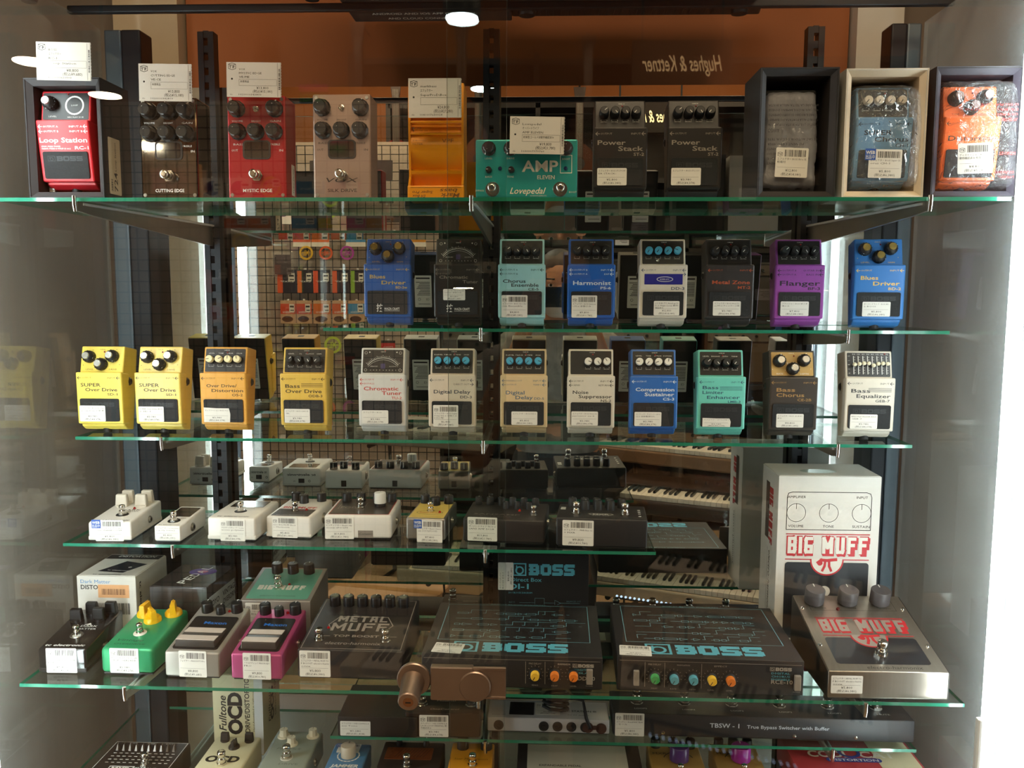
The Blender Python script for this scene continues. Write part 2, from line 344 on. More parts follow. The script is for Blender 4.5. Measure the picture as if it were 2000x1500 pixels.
for i, tp in TIPS.items():
    z, yf, _, _ = SH[i]
    for k, tx in enumerate(tp):
        if tx is None: continue
        ux = UPR[k]; zt = CZ+z-.0055; yb = 1.507; yt = yf-.004; h0 = .038 if i in (0, 1) else .028
        t = thing('shelf_bracket', 'steel bracket under the %s, %s' % (ON[i], UN[k]), 'bracket', (ux, yb, zt), group='shelf brackets')
        dx, dy = tx-ux, yt-yb; w = .0022
        A = [(0, 0, 0), (dx, dy, 0), (dx, dy, -.012), (dx*.9, dy*.9, -.016), (0, 0, -h0)]
        part('arm', MB().loft([(x-w, y, z_) for x, y, z_ in A], [(x+w, y, z_) for x, y, z_ in A]), STEEL, t, 1.)
        part('tip', MB().tube([(dx, dy-.002, -.013), (dx, dy-.004, -.004), (dx, dy-.004, .007)], .003, 8), CHROME, t, 1.)
        part('rail', MB().add([(-.005, 0, -.001), (.005, 0, -.001), (dx+.005, dy*.97, -.001), (dx-.005, dy*.97, -.001), (-.005, 0, -.004), (.005, 0, -.004), (dx+.005, dy*.97, -.004), (dx-.005, dy*.97, -.004)], [(0, 1, 2, 3), (4, 7, 6, 5), (0, 4, 5, 1), (2, 6, 7, 3), (1, 5, 6, 2), (0, 3, 7, 4)]), M('#c9ced0', .3, .3), t, 1.)

# sliding doors: two overlapping frameless panes and the lock on them
x_r = hy(988, 700, .998).x; x_l = hy(875, 700, 1.012).x
d1 = thing('sliding_door', 'frameless glass sliding door that the brass-coloured lock clamps on', 'glass door', (0, .998, CZ))
mb = MB().box(XL+.02, x_r, 0, .005, -1.0, .42); mb.m = [1, 1, 0, 0, 1, 1]; part('pane', mb, [PANE, M('#7d9a98', .15, spec=.8)], d1, 1.)
d2 = thing('sliding_door', 'frameless glass sliding door sliding behind the locked one', 'glass door', (0, 1.012, CZ))
mb = MB().box(x_l, XR-.02, 0, .005, -1.0, .42); mb.m = [1, 1, 0, 0, 1, 1]; part('pane', mb, [PANE, M('#53625f', .15, spec=.8)], d2, 1.)
BR = M('#94867a', .36, .9, scale=25, grain=.06)
a = hy(775, 1330, .992); b = hy(988, 1330, .992); lk = thing('door_lock', 'copper-coloured ratchet lock with key cylinder on the glass door', 'lock', (a.x, .9975, a.z)); lk.scale = (1.24, 1.24, 1.24)
W = (b.x-a.x)*1000/1.24; mb = MB()
mb.box(34, 76, -9, 0, -17, 17, 1.2); part('body', mb, BR, lk)
part('ratchet_bar', MB().box(70, W, -5, -1.5, -16, 16, .8).box(70, W, -6.2, -4.8, 13.5, 16, .3).box(70, W, -6.2, -4.8, -16, -13.5, .3), BR, lk)
mb = MB(); mb.T = front(-5, 78, -2); mb.lathe([(15.5, 0), (15.5, 4.5), (14.5, 5.5)], n=32); part('thumb_plate', mb, BR, lk, soft=True)
mb = MB(); mb.T = front(-2, 17, 2); mb.lathe([(17, 0), (17, 3), (16, 4)], n=32); part('flange', mb, BR, lk, soft=True)
mb = MB(); mb.T = frame((16, -4, 0), (1, 0, 0), (0, -.22, .97)); mb.lathe([(12, 0), (10.5, 14), (10.2, 30), (9.2, 31)], n=32); part('cylinder', mb, BR, lk, soft=True)
mb = MB(); mb.T = frame((16, -4, 0), (1, 0, 0), (0, -.22, .97)); mb.lathe([(5, 31), (5, 31.6)], n=24).box(-2.6, 2.6, -.7, .7, 31.6, 31.9, 0, 1); part('keyhole', mb, [M('#8f6a4c', .4, .8), BLK], lk)
# ------------------------------------------------------------------ price labels and paper cards
WEBB = M('#2a56a8', .5)
def barcode(mb, x0, x1, y0, y1, z, mi=0, n=30):
    r_ = random.Random(int(x1*10+y1)); x = x0
    while x < x1:
        w = r_.choice((.35, .35, .7, 1.0)); mb.rect(x, min(x+w, x1), y0, y1, z, mi); x += w+r_.choice((.4, .5, .8))
def tf_logo(mb, x, y, s, z):
    mb.line([(x, y+s*.15), (x+s*.5, y), (x+s, y+s*.15), (x+s, y+s*.75), (x+s*.5, y+s*.62), (x, y+s*.75)], s*.06, z, closed=True)
    mb.line([(x, y+s*.75), (x+s*.5, y+s*.9), (x+s, y+s*.75)], s*.06, z)
    mb.text('T', x+s*.1, y+s*.2, z, s*.34, s*.3, bold=.03).text('F', x+s*.58, y+s*.2, z, s*.34, s*.28, bold=.03)
def price_label(parent, T, x, y, w, h, lines, price, tax, code=True, ang=0, web=False, curl=0):
    """white shop sticker; (x, y) is its lower left corner in the frame T"""
    P = T @ Matrix.Translation((x, y, .0)) @ rotz(ang)
    mb = MB(); mb.T = P
    if curl: mb.prz([(0, 0), (w, 0), (w*1.02, h*.6), (w*.97, h), (w*.5, h*1.0), (0, h*1.05)], .05, .35)
    else: mb.rrect(0, w, 0, h, .05, .35, 1.6)
    o = part('price_label', mb, PAPER, parent)
    k = MB(); k.T = P; z = .42
    if code:
        tf_logo(k, w*.05, h*.70, w*.15, z); barcode(k, w*.27, w*.93, h*.70, h*.93, z)
        yy = h*.585; dh = h*.105
    else: yy = h*.80; dh = h*.16
    for i, t in enumerate(lines):
        if i > 2: break
        k.text(t, w*.05, yy-i*dh, z, h*(.062 if code else .085), min(w*.9, len(t)*w*.055+4))
    yr = h*.33 if code else h*.46
    k.rect(w*.05, w*.93, yr, yr+.25, z)
    k.text(price, w*.5, yr-(h*.14 if code else h*.19), z, h*(.085 if code else .12), w*.36, 'C')
    k.text('('+'税込'+tax+')', w*.5, yr-(h*.27 if code else h*.38), z, h*(.08 if code else .11), w*.62, 'C')
    part('print', k, INK, o)
    if web:
        b = MB(); b.T = P; b.rrect(-w*.12, w*.2, h*.62, h*1.02, .5, .7, .4); o2 = part('web_sticker', b, WEBB, parent)
        k = MB(); k.T = P; k.text('WEB', -w*.10, h*.83, .78, h*.11, w*.27, bold=.02).text('出品中', -w*.10, h*.67, .78, h*.11, w*.27); part('print', k, INKW, o2)
    return o
def yen(n): s = '%d' % n; return '¥'+(s[:-3]+','+s[-3:])
def price_card(px0, px1, py0, py1, Y, ang, lines, note, price, tax, num, label):
    """paper card; pixels give its left, right, top and bottom; it leans against the pedal beneath"""
    A = hy(px0, py1, Y); B = hy(px1, py1, Y); Tt = hy(px0, py0, Y); w = (B.x-A.x)*1000; h = (Tt.z-A.z)*1000
    t = thing('price_card', label, 'price card', A, (0, ang, 0))
    mb = MB(); mb.T = front(); mb.box(0, w, 0, h, -.3, 0)
    edge = [(w, 0)]+[(w+(.6 if i % 2 else 0), h*i/24) for i in range(25)]
    mb.prz([(w-.5, 0)]+edge+[(w-.5, h)], -.3, 0); part('card', mb, M('#cdc7be', .7, grain=.02), t)
    k = MB(); k.T = front(-.02); z = .1
    tf_logo(k, w*.04, h*.78, w*.13, z); k.disc(w*.10, h*.52, z, w*.018, 12)
    for i, s in enumerate(lines): k.text(s, w*.23, h*(.77-.11*i), z, h*.055, min(w*.6, len(s)*w*.038))
    k.line([(w*.23, h*.33), (w*.92, h*.33), (w*.92, h*.51), (w*.23, h*.51)], .25, z, closed=True)
    if note: k.text(note, w*.25, h*.42, z, h*.05, min(w*.6, len(note)*w*.04))
    k.text(price, w*.66, h*.23, z, h*.07, w*.22, 'C').text('('+'税込'+tax+')', w*.66, h*.13, z, h*.07, w*.36, 'C')
    k.text('05r', w*.06, h*.05, z, h*.04).text(num, w*.22, h*.05, z, h*.045, w*.42); k.rect(w*.935, w*.94, h*.02, h*.98, z)
    yy = h*.22
    while yy < h*.8:
        d = rnd.choice((.4, .8, 1.2)); k.rect(w*.955, w*.985, yy, yy+d, z); yy += d+rnd.choice((.5, .9))
    part('print', k, INK, t); return t

# ------------------------------------------------------------------ compact pedals (flat frame: x right, y away from the foot end, z off the base)
TB = math.atan2(17, 87); TREAD = frame((0, 1, 40), (1, 0, 0), (0, math.cos(TB), math.sin(TB)))   # treadle face, v 0..88
TP = math.atan2(-3, 42); PANEL = frame((0, 88, 47), (1, 0, 0), (0, math.cos(TP), math.sin(TP)))  # knob panel, v 0..42
def m_body(): return MB().prx([(0, 3), (0, 24), (5, 34), (87, 43), (88, 47), (130, 44), (130, 3)], -34.5, 34.5, 1.8)
def m_tread(): return MB().prx([(8, 20), (8, 41.4), (88, 57), (88, 30)], -36.5, 36.5, 2.2)
def m_pad():
    mb = MB(); mb.T = TREAD; return mb.rrect(-31, 31, 11, 47, .02, 1.6, 2.5)
def m_base(): return MB().box(-33, 33, 1, 129, 0, 3, 1).box(-31, 31, 4, 126, -.8, 0, .6)
def m_plate():
    mb = MB(); mb.T = PANEL; return mb.rrect(-31.5, 31.5, 2.5, 39, .02, .5, 1.5)
def m_screw():
    mb = MB(); mb.T = front(0, 0, 20); return mb.lathe([(5.2, -3), (6.6, -2), (6.6, 4.4), (5.6, 5.0)], n=18)
def m_jack(sg):
    def f():
        mb = MB(); mb.T = (rightp if sg > 0 else leftp)(34*sg, 76, 27)
        mb.lathe([(6.5, 0), (6.5, 2.2), (5, 2.4), (5, 4.2), (3, 4.2), (3, 3)], n=16); mb.T = (rightp if sg > 0 else leftp)(34*sg, 62, 30); return mb.lathe([(2.6, 0), (2.6, 1)], n=10)
    return f
def m_dc():
    mb = MB(); mb.T = backp(130, 0, 25); return mb.box(-6, 6, -5, 5, -1, .4).lathe([(2, .4), (2, .5)], n=10)
def m_serial():
    mb = MB(); mb.T = frame((0, 0, -.8), (-1, 0, 0), (0, 1, 0)); return mb.rrect(-17, 17, 24, 88, .05, .3, 1.5)
def m_serial_print():
    mb = MB(); mb.T = frame((0, 0, -.8), (-1, 0, 0), (0, 1, 0)); z = .4
    mb.rrect(-14, 14, 81, 84, z, None, 1)
    for i in range(9): mb.rect(-14, 14-(i*7 % 9), 74-i*3.2, 75.2-i*3.2, z)
    mb.text('CE', -12, 38, z, 4).arc(8, 40, 2.5, 0, 360, .6, z, n=12); mb.rect(-14, 10, 30, 31, z); return mb
def m_knob(kind):
    def f():
        mb = MB()
        if kind == 'cap':       # short black skirt, flat coloured cap, black pointer line
            mb.lathe([(6.2, 0), (6.2, 3), (5.6, 4)], n=20, mi=1).lathe([(5.5, 4), (5.5, 11), (5.1, 11.6)], n=24).rect(-.5, .5, 0, 5, 11.7, 1)
        elif kind == 'big':     # fluted black skirt with a metal cap
            pr = [(9.6, 0), (9.2, 7), (7.2, 12), (5.6, 13)]
            mb.lathe(pr, n=28, mi=1).lathe([(5.4, 13), (5.4, 15.5), (5, 16)], n=24)
            for i in range(14): a = 2*math.pi*i/14; mb.box(8.6*math.cos(a)-.9, 8.6*math.cos(a)+.9, 8.6*math.sin(a)-.9, 8.6*math.sin(a)+.9, 0, 8, 0, 1)
            mb.rect(-.5, .5, 5.2, 9.4, 8, 2); mb.loft([(-.4, 9.9, .5), (.4, 9.9, .5), (.4, 5.4, 13.2), (-.4, 5.4, 13.2)], [(-.4, 9.5, .3), (.4, 9.5, .3), (.4, 5.0, 13.0), (-.4, 5.0, 13.0)], mi=2)
        else:                   # 'black' fully black knob with white tick
            mb.lathe([(6.9, 0), (6.7, 6), (5.8, 13), (5.0, 13.8)], n=20, mi=1).rect(-.45, .45, .5, 4.8, 13.9, 2); mb.lathe([(5.4, 13.2), (4.9, 13.7)], n=20)
        return mb
    return f
def knob(parent, T, x, y, z, kind, capm, ang, skirt=None):
    o = inst('knob', 'knob_'+kind, m_knob(kind), [capm, skirt or BLK, INKW], parent, False)
    o.matrix_local = scaled(T @ Matrix.Translation((x, y, z)) @ rotz(ang)); return o
def scaled(m): m = m.copy(); m.translation = m.translation*.001; return m
def arrow(mb, x, y, s, mi=0, left=True):
    d = 1 if left else -1
    mb.line([(x, y), (x+d*s, y)], s*.16, .06, mi).line([(x+d*s*.45, y+s*.42), (x, y), (x+d*s*.45, y-s*.42)], s*.17, .06, mi)
UP5 = [(-24, 'OUTPUT'), (0, '')]
def compact(px0, px1, py, shelf, Yt, body, inkc, title, label, knobs='cap', capc=None, plate='#161413', labels=None, yaw=0, outs=(('OUTPUT',), ('INPUT',)), names=(), tilt=10, padtxt='BOSS', padc=None, knang=(-50, -140, -150, 140), roughb=.4, kx=None, skirt=None, free=None, sym=None, group='upright compact pedals', bodyc2=None):
    body = M(body, roughb, grain=.04, scale=120) if isinstance(body, str) else body
    ink = M(inkc, .5); z0 = CZ+SH[shelf][0] if free is None else free
    c = hy((px0+px1)/2, py, Yt); a = 90-tilt
    t = thing('compact_pedal', label, 'guitar pedal', (c.x, Yt+.040, z0+.0026), (a, 0, yaw), group)
    if yaw: t.rotation_euler = (Matrix.Rotation(R(yaw), 3, 'Z') @ Matrix.Rotation(R(a), 3, 'X')).to_euler()
    inst('body', 'c_body', m_body, body, t); inst('treadle', 'c_tread', m_tread, body if not bodyc2 else M(bodyc2, roughb), t)
    inst('rubber_pad', 'c_pad', m_pad, padc or RUB, t); inst('base_plate', 'c_base', m_base, M('#17191b', .7), t)
    inst('thumb_screw', 'c_screw', m_screw, M('#1a1a1c', .6), t, True)
    for sg in (-1, 1): inst('jack', 'c_jack%d' % sg, m_jack(sg), M('#3a3634', .35, .6), t, False)
    inst('power_jack', 'c_dc', m_dc, BLK, t)
    s = inst('serial_label', 'c_serial', m_serial, M('#eceae4', .6), t); inst('print', 'c_serialp', m_serial_print, INK, s)
    # lettering on the treadle
    k = MB(); k.T = TREAD
    for i, o_ in enumerate(outs[0]):
        k.text(o_, -27, 78.4-i*6.2, .06, 2.5, min(24, len(o_)*2.6)); arrow(k, -33.5, 79.6-i*6.2, 5)
    for i, o_ in enumerate(outs[1]):
        right = o_.endswith('>'); o_ = o_.rstrip('>')
        k.text(o_, 27.2, 78.4-i*6.2, .06, 2.5, min(24, len(o_)*2.6), 'R')
        if right: arrow(k, 33.5, 79.6-i*6.2, 5, left=False)
        else: arrow(k, 28.6, 79.6-i*6.2, 5)
    for s_, x, y, h, w in title:
        k.text(s_, x, y, .06, h, w, bold=.016, res=2)
    if sym == 'bass':
        for i in range(4): k.rect(-3, 31, 67.2+i*1.7, 67.8+i*1.7, .06)
    part('lettering', k, ink, t)
    if padtxt == 'BOSS':
        def emb():
            e = MB(); e.T = TREAD; boss_logo(e, -24, 34.5, 48, 6.5, 1.65); return e
        inst('emblem', 'c_emb', emb, M('#26282a', .55), t)
    elif padtxt:
        e = MB(); e.T = TREAD; e.text('技', -17, 16, 1.65, 9, 10, bold=.01).text('WAZA CRAFT', -5, 17.5, 1.65, 3.6, 24, bold=.01).rect(-5, 19, 16, 16.4, 1.65); part('emblem', e, INKW, t)
    # knob panel
    pl = None
    if plate: pl = inst('control_plate', 'c_plate', m_plate, M(plate, .4), t)
    kl = MB(); kl.T = PANEL; zz = .55 if plate else .06; kink = INKW if plate else ink
    if knobs in ('cap', 'black'):
        xs = kx or (-22, -7.5, 7, 21.5)
        for i, x in enumerate(xs):
            knob(t, PANEL, x, 21.5, .5, knobs, M(capc or '#2a2826', .4), knang[i % 4], skirt)
            if i < len(names): kl.text(names[i], x, 31, zz, 1.7, min(13, len(names[i])*1.9), 'C')
            kl.text('MIN MAX', x, 10.2, zz, 1.1, 9, 'C'); kl.disc(x-4, 13, zz, .5, 8).disc(x+4, 13, zz, .5, 8)
        kl.text('CHECK', 2, 36, zz, 1.5, 9, 'C')
    elif knobs == 'three':
        for (x, y), a_ in zip(((-20, 25), (17, 26), (0, 13)), knang):
            knob(t, PANEL, x, y, .1, 'big', M(capc or '#c9c9c6', .25, .8), a_)
        for s_, x, y in zip(names, (-19, 18, 1), (4.2, 4.2, 20.5)): kl.text(s_, x, y, zz, 2.4, len(s_)*2.5, 'C')
        kl.text('CHECK', -1, 36.5, zz, 1.5, 9, 'C')
        for x, y in ((-30, 12), (-11, 11), (-16, 36), (8, 12), (28, 13), (22, 37)): kl.disc(x, y, zz, .6, 8)
    elif knobs == 'tuner':
        kl.arc(0, -4, 30, 38, 142, .5, zz).arc(0, -7, 30, 40, 140, .3, zz)
        for i in range(25):
            a_ = R(140-100*i/24); r0, r1 = 30, (33 if i % 4 else 34.5); kl.line([(r0*math.cos(a_), -4+r0*math.sin(a_)), (r1*math.cos(a_), -4+r1*math.sin(a_))], .35, zz)
        kl.text('CHECK', 0, 35, zz, 1.5, 8, 'C').text('▶', -22, 34, zz, 2).text('◀', 20, 34, zz, 2).text('STREAM/CENT', -14, 12, zz, 1.2, 12, 'C').text('ACCU-PITCH', 15, 12, zz, 1.2, 10, 'C')
        for x, y in ((-27, 34), (27, 34), (-27, 7), (27, 7)): kl.arc(x, y, 2, 0, 360, .3, zz, n=12)
        for i in range(9): kl.text('CDEFGABBb'[i], -20+i*5, 6, zz, 1.5)
        d = MB(); d.T = PANEL; d.rrect(-3.5, 3.5, 9, 17, .55, .7, 1); part('display', d, M('#3a3160', .3), pl or t)
    elif knobs == 'slide':
        ys = (19, 20, 21, 21, 18, 20.5, 21, 20.5)
        for i, y in enumerate(ys):
            x = -22+i*6.9; kl.rect(x-.5, x+.5, 6, 34, zz)
            for j in range(7): kl.rect(x+1.1, x+2.6, 8+j*4, 8.4+j*4, zz)
            kl.text(('50', '120', '400', '500', '800', '4.5k', '10k', 'LEVEL')[i], x+.6, 36, zz, 1.6, 4.6, 'C')
            d = MB(); d.T = PANEL; d.lathe([(1.2, .5), (1.2, 4), (2.9, 5), (3.1, 7), (2.4, 8.6), (.9, 9)], x, y+1, 0, 14); part('slider_knob', d, M('#e4dcc0', .4), t)
        for i, s_ in enumerate(('+15', '', '0', '', '-15')): kl.text(s_ or '-', -30.5, 33-i*6.6, zz, 1.6, 3)
    elif knobs == 'loop':
        knob(t, PANEL, -20, 24, .5, 'big', M('#c9c9c6', .25, .8), 160)
        kl.arc(12, 22, 12, 0, 360, 2.2, zz).text('LOOP', 12, 21, zz, 2.2, 9, 'C').text('LEVEL', -18, 6, zz, 2, 11, 'C').text('REC PLAY DUB', 14, 5, zz, 1.6, 22, 'C')
    part('panel_lettering', kl, kink if knobs != 'three' or plate else ink, t)
    l = MB(); l.T = PANEL; l.lathe([(1.2, .3), (1.2, 1.2), (.7, 1.8)], 3 if knobs != 'slide' else 24, 33.2 if knobs in ('three', 'cap', 'black') else 37.5, 0, 10); part('indicator_light', l, M('#8c1515', .3), t)
    for L_ in (labels or []): price_label(t, TREAD @ Matrix.Translation((0, 0, 1.6)), L_[0][0], max(L_[0][1], 11)-(4 if L_[0][3] > 30 else 0), *L_[0][2:], **L_[1])
    return t
def boss_logo(e, x, y, w, h, z, mi=0):
    u = w/10.0; t_ = h*.11
    e.line([(x, y), (x+u*2, y), (x+u*2, y+h), (x, y+h)], t_, z, mi, closed=True)
    e.arc(x+u*1.0, y+h*.42, h*.30, 0, 360, t_*1.1, z, mi, 18); e.rect(x+u*.42, x+u*.62, y+h*.4, y+h*.85, z, mi)
    for i, ch in enumerate('BOSS'):
        x0 = x+u*2.5+i*u*1.91; x1 = x0+u*1.75; k = h*.28
        if ch == 'O':
            for r_ in ((x0+k*.5, x1-k*.5, y, y+k), (x0+k*.5, x1-k*.5, y+h-k, y+h), (x0, x0+k*1.1, y+k*.4, y+h-k*.4), (x1-k*1.1, x1, y+k*.4, y+h-k*.4)): e.rect(*r_, z, mi)
        elif ch == 'B':
            for r_ in ((x0, x1-k*.4, y, y+k), (x0, x1-k*.5, y+h-k, y+h), (x0+k*.3, x0+k*1.4, y, y+h), (x1-k*1.1, x1, y+k*.4, y+h*.48), (x1-k*1.2, x1-k*.1, y+h*.5, y+h-k*.4), (x0, x1-k*.3, y+h*.4, y+h*.6)): e.rect(*r_, z, mi)
        else:
            for r_ in ((x0, x1-k*.4, y, y+k), (x0+k*.4, x1, y+h-k, y+h), (x0, x0+k*1.1, y+h*.5, y+h-k*.3), (x1-k*1.1, x1, y+k*.3, y+h*.5), (x0+k*.3, x1-k*.3, y+h*.38, y+h*.62)): e.rect(*r_, z, mi)
def lab(x, y, w, h, lines, p, t, **k): return ((x, y, w, h, lines, yen(p), yen(t)), k)

# shelf with eight
Y2 = 1.315
compact(710, 803, 560, 2, Y2, '#27589f', '#c9a54e', [('Blues', -27, 66, 5.6, 24), ('Driver', -9, 57, 5.6, 38), ('BD-2w', 13, 50.6, 3.6, 18)],
    'blue compact pedal with gold-topped knobs and silver character on its pad', 'three', '#c6a254', None, None, names=('LEVEL', 'GAIN', 'TONE'), padtxt='waza', knang=(120, 100, 150))
compact(846, 941, 560, 2, Y2, '#26221f', '#7d756a', [('Chromatic', -28, 66, 4.6, 44), ('Tuner', 8, 59, 4.6, 24)],
    'black tuner pedal with curved meter and silver character on its pad', 'tuner', labels=[lab(-22, 33, 34, 17, ('エフェクター BOSS TU-3W', '1235601 本体のみ'), 10800, 11880, code=False)], padtxt='waza', outs=(('OUTPUT', 'BYPASS'), ('INPUT',)))
compact(973, 1065, 560, 2, Y2, '#a2d6d9', '#15181a', [('Chorus', -29, 60, 5, 35), ('Ensemble', -16, 54, 5, 42), ('CE-5', 10, 48.4, 3.6, 16)],
    'pale cyan compact pedal with four black knobs', 'black', labels=[lab(-31, 5, 40, 34, ('エフェクター BOSS CE-5 Cho', 'rus Ensemble'), 4800, 5280)], outs=(('OUTPUT A', 'OUTPUT B'), ('INPUT',)))
compact(1107, 1203, 560, 2, Y2, '#1b5fb5', '#dfe6ec', [('Harmonist', -28, 57, 6, 58), ('PS-6', 14, 50.5, 3.8, 16)],
    'blue compact pedal with four black knobs and full barcode sticker', 'black', labels=[lab(-30, 5, 39, 34, ('エフェクター BOSS Harmonis', 't PS-6 本体のみ'), 9800, 10780)], outs=(('OUTPUT B', 'OUTPUT A'), ('INPUT', 'EXP')))
dd = compact(1245, 1346, 560, 2, Y2, '#dcd3c3', '#3b4a66', [('DD-3', 12, 50, 4.2, 20)],
    'off-white compact pedal with blue knob caps and a dark blue strip', 'cap', '#4aa8c8', knang=(150, 140, 140, 70), labels=[lab(-14, 9, 39, 22, ('J.S DELTY Analog D', 'D-3 Magic Loop 動作', '確認済み'), 12800, 14080, code=False)], outs=(('OUTPUT',), ('INPUT', '>')))
mb = MB(); mb.T = TREAD; mb.rrect(-29, 29, 58, 74, .05, .3, .5).arc(2, 66, 12, 0, 360, .8, .36, 1, 28, 3.6); mb.text('KEELEY', 2, 64.8, .36, 2.2, 14, 'C', mi=1); part('strip_sticker', mb, [M('#2b2a86', .4), INKW], dd)
mb = MB(); mb.T = PANEL; mb.lathe([(2.6, .5), (2.6, 2.5), (1, 2.5), (.8, 7), (1.2, 7.5)], -8, 8, 0, 14); part('toggle_switch', mb, CHROME, dd)
compact(1379, 1472, 560, 2, Y2, '#34302f', '#b5532f', [('Metal Zone', -27, 59, 5.4, 57), ('MT-2', 12, 51.8, 4, 19)],
    'dark grey compact pedal with orange lettering', 'black', labels=[lab(-25, 11, 42, 22, ('エフェクター BOSS Metal Zo', 'ne MT-2 ヴィンテージ風'), 3980, 4378, code=False)])
compact(1513, 1615, 560, 2, Y2, '#95489f', '#241a2a', [('Flanger', -30, 57, 7, 60), ('BF-3', 12, 50.5, 4, 18)],
    'purple compact pedal with four black knobs', 'black', labels=[lab(-28, 8, 42, 22, ('フランジャー BOSS BF-3 本', '体のみ'), 7800, 8580, code=False)], outs=(('OUTPUT B', 'OUTPUT A'), ('GUITAR IN', 'BASS IN')), yaw=-2)
compact(1677, 1771, 555, 2, Y2-.01, '#2d70b3', '#e3b64e', [('Blues', -27, 66, 5.6, 25), ('Driver', -9, 57.5, 5.6, 38), ('BD-2', 13, 50.6, 3.8, 18)],
    'blue compact pedal with yellow lettering turned towards the white partition', 'three', '#cfae62', None, labels=[lab(-23, 10, 40, 22, ('オーバードライブ - BOSS BD-', '2 BOSS'), 5800, 6380, code=False)], names=('LEVEL', 'GAIN', 'TONE'), knang=(160, -60, -120), yaw=-7)
# shelf with twelve
Y3 = 1.30
SD = dict(knobs='three', capc='#d5d5d0', plate=None, names=('LEVEL', 'DRIVE', 'TONE'), roughb=.35)
compact(151, 239, 790, 3, Y3-.004, '#ead05c', '#2a2519', [('SUPER', -29, 66, 5.2, 32), ('Over Drive', -22, 58.5, 5.2, 51), ('SD-1', 13, 52, 3.6, 16)],
    'bright yellow compact pedal standing at the end of the shelf beside its twin', labels=[lab(-32, 5, 41, 25, ('エフェクター BOSS SD-1 Sup', 'er Over Drive 92年 青'), 3980, 4378, code=False)], knang=(-110, -160, 40), **SD)
compact(265, 353, 790, 3, Y3-.002, '#e9ce66', '#2a2519', [('SUPER', -29, 66, 5.2, 32), ('Over Drive', -22, 58.5, 5.2, 51), ('SD-1', 13, 52, 3.6, 16)],
    'yellow compact pedal between its twin and the amber pedal', labels=[lab(-31, 8, 40, 24, ('SUPER Over Drive BOS', 'S SD-1'), 3980, 4378, code=False)], knang=(-60, -120, -130), **SD)
compact(391, 482, 790, 3, Y3, '#e0a548', '#3a2c14', [('Over Drive/', -26, 66, 4.6, 48), ('Distortion', -18, 58.5, 4.6, 50), ('OS-2', 14, 52, 3.8, 17)],
    'amber compact pedal with cream knob caps', 'cap', '#efe2b4', knang=(100, -70, 0, 10), names=('LEVEL', 'TONE', 'DRIVE', 'COLOR'), labels=[lab(-31, 8, 41, 22, ('ディストーション BOSS OS-2', ''), 3980, 4378, code=False, curl=1)])
compact(548, 638, 795, 3, Y3, '#dcb652', '#2e2818', [('Bass', -28, 66, 5.4, 23), ('Over Drive', -28, 58, 5.4, 57), ('ODB-3', 8, 51.4, 3.8, 22)],
    'mustard yellow compact pedal with dark knobs and four staff lines', 'black', names=('LEVEL', 'EQ', 'BALANCE', 'GAIN'), labels=[lab(-30, 7, 40, 22, ('エフェクター BOSS ODB-3 (D', '2'), 3980, 4378, code=False)], sym='bass')
compact(702, 790, 795, 3, Y3, '#d5d4d0', '#bf3a2c', [('Chromatic', -28, 63, 5.6, 54), ('Tuner', 0, 56, 5.6, 31), ('TU-2', 15, 49.5, 3.8, 16)],
    'white tuner pedal with red lettering and curved meter', 'tuner', labels=[lab(-31, 9, 41, 21, ('エフェクター BOSS', ''), 3980, 4378, code=False)], outs=(('OUTPUT', 'BYPASS'), ('INPUT',)))
compact(837, 928, 795, 3, Y3, '#d6c9b7', '#38404e', [('Digital Delay', -28, 59, 5.4, 57), ('DD-3', 13, 51.6, 4, 18)],
    'cream compact pedal with blue knob caps and full barcode sticker', 'cap', '#3fa3c9', knang=(130, 140, 140, 130), names=('E.LEVEL', 'F.BACK', 'D.TIME', 'MODE'), labels=[lab(-29, 6, 39, 34, ('エフェクター BOSS Digital', 'Delay DD-3 本体のみ', '1021年'), 6800, 7480)], outs=(('OUTPUT',), ('INPUT', 'DIRECT OUT>')))
compact(979, 1067, 795, 3, Y3, '#d6bd94', '#4a6780', [('Digital', -28, 58.5, 5.4, 29), ('Delay', -13, 51, 5.4, 27), ('DD-5', 16, 50.5, 3.4, 15)],
    'beige compact pedal with blue knob caps beside the glass door edge', 'cap', '#3fa3c9', knang=(-140, 140, 140, -110), names=('E.LEVEL', 'F.BACK', 'D.TIME', 'MODE'), labels=[lab(-19, 10, 40, 21, ('エフェクター BOSS DD-5', ''), 5800, 6380, code=False)], outs=(('PANNING OUT', 'OUTPUT'), ('INPUT', 'TEMPO')))
compact(1108, 1200, 795, 3, Y3, '#d9d2c3', '#2a2a2c', [('Noise', -28, 60, 5, 24), ('Suppressor', -19, 53.5, 5, 51), ('NS-2', 15, 47.6, 3.8, 16)],
    'ivory compact pedal with three white knob caps', 'cap', '#ece9e0', kx=(-4.5, 10, 24), knang=(-110, -150, 30, 0), labels=[lab(-30, 6, 41, 22, ('エフェクター BOSS Noise Su', 'ppressor ns-2'), 3980, 4378, code=False)], outs=(('OUTPUT', 'SEND'), ('INPUT', 'RETURN')))
compact(1231, 1322, 795, 3, Y3, '#2d68b6', '#e2e8ee', [('Compression', -28, 65, 5.2, 59), ('Sustainer', -14, 57.5, 5.2, 45), ('CS-3', 14, 51, 4, 17)],
    'blue compact pedal with four white knob caps', 'cap', '#ece9e0', knang=(90, 140, 110, -10), names=('LEVEL', 'TONE', 'ATTACK', 'SUSTAIN'), labels=[lab(-29, 9, 41, 22, ('コンプレッサー サスティナー BOSS', 'CS-3 状態電源付れ'), 3980, 4378, code=False)])
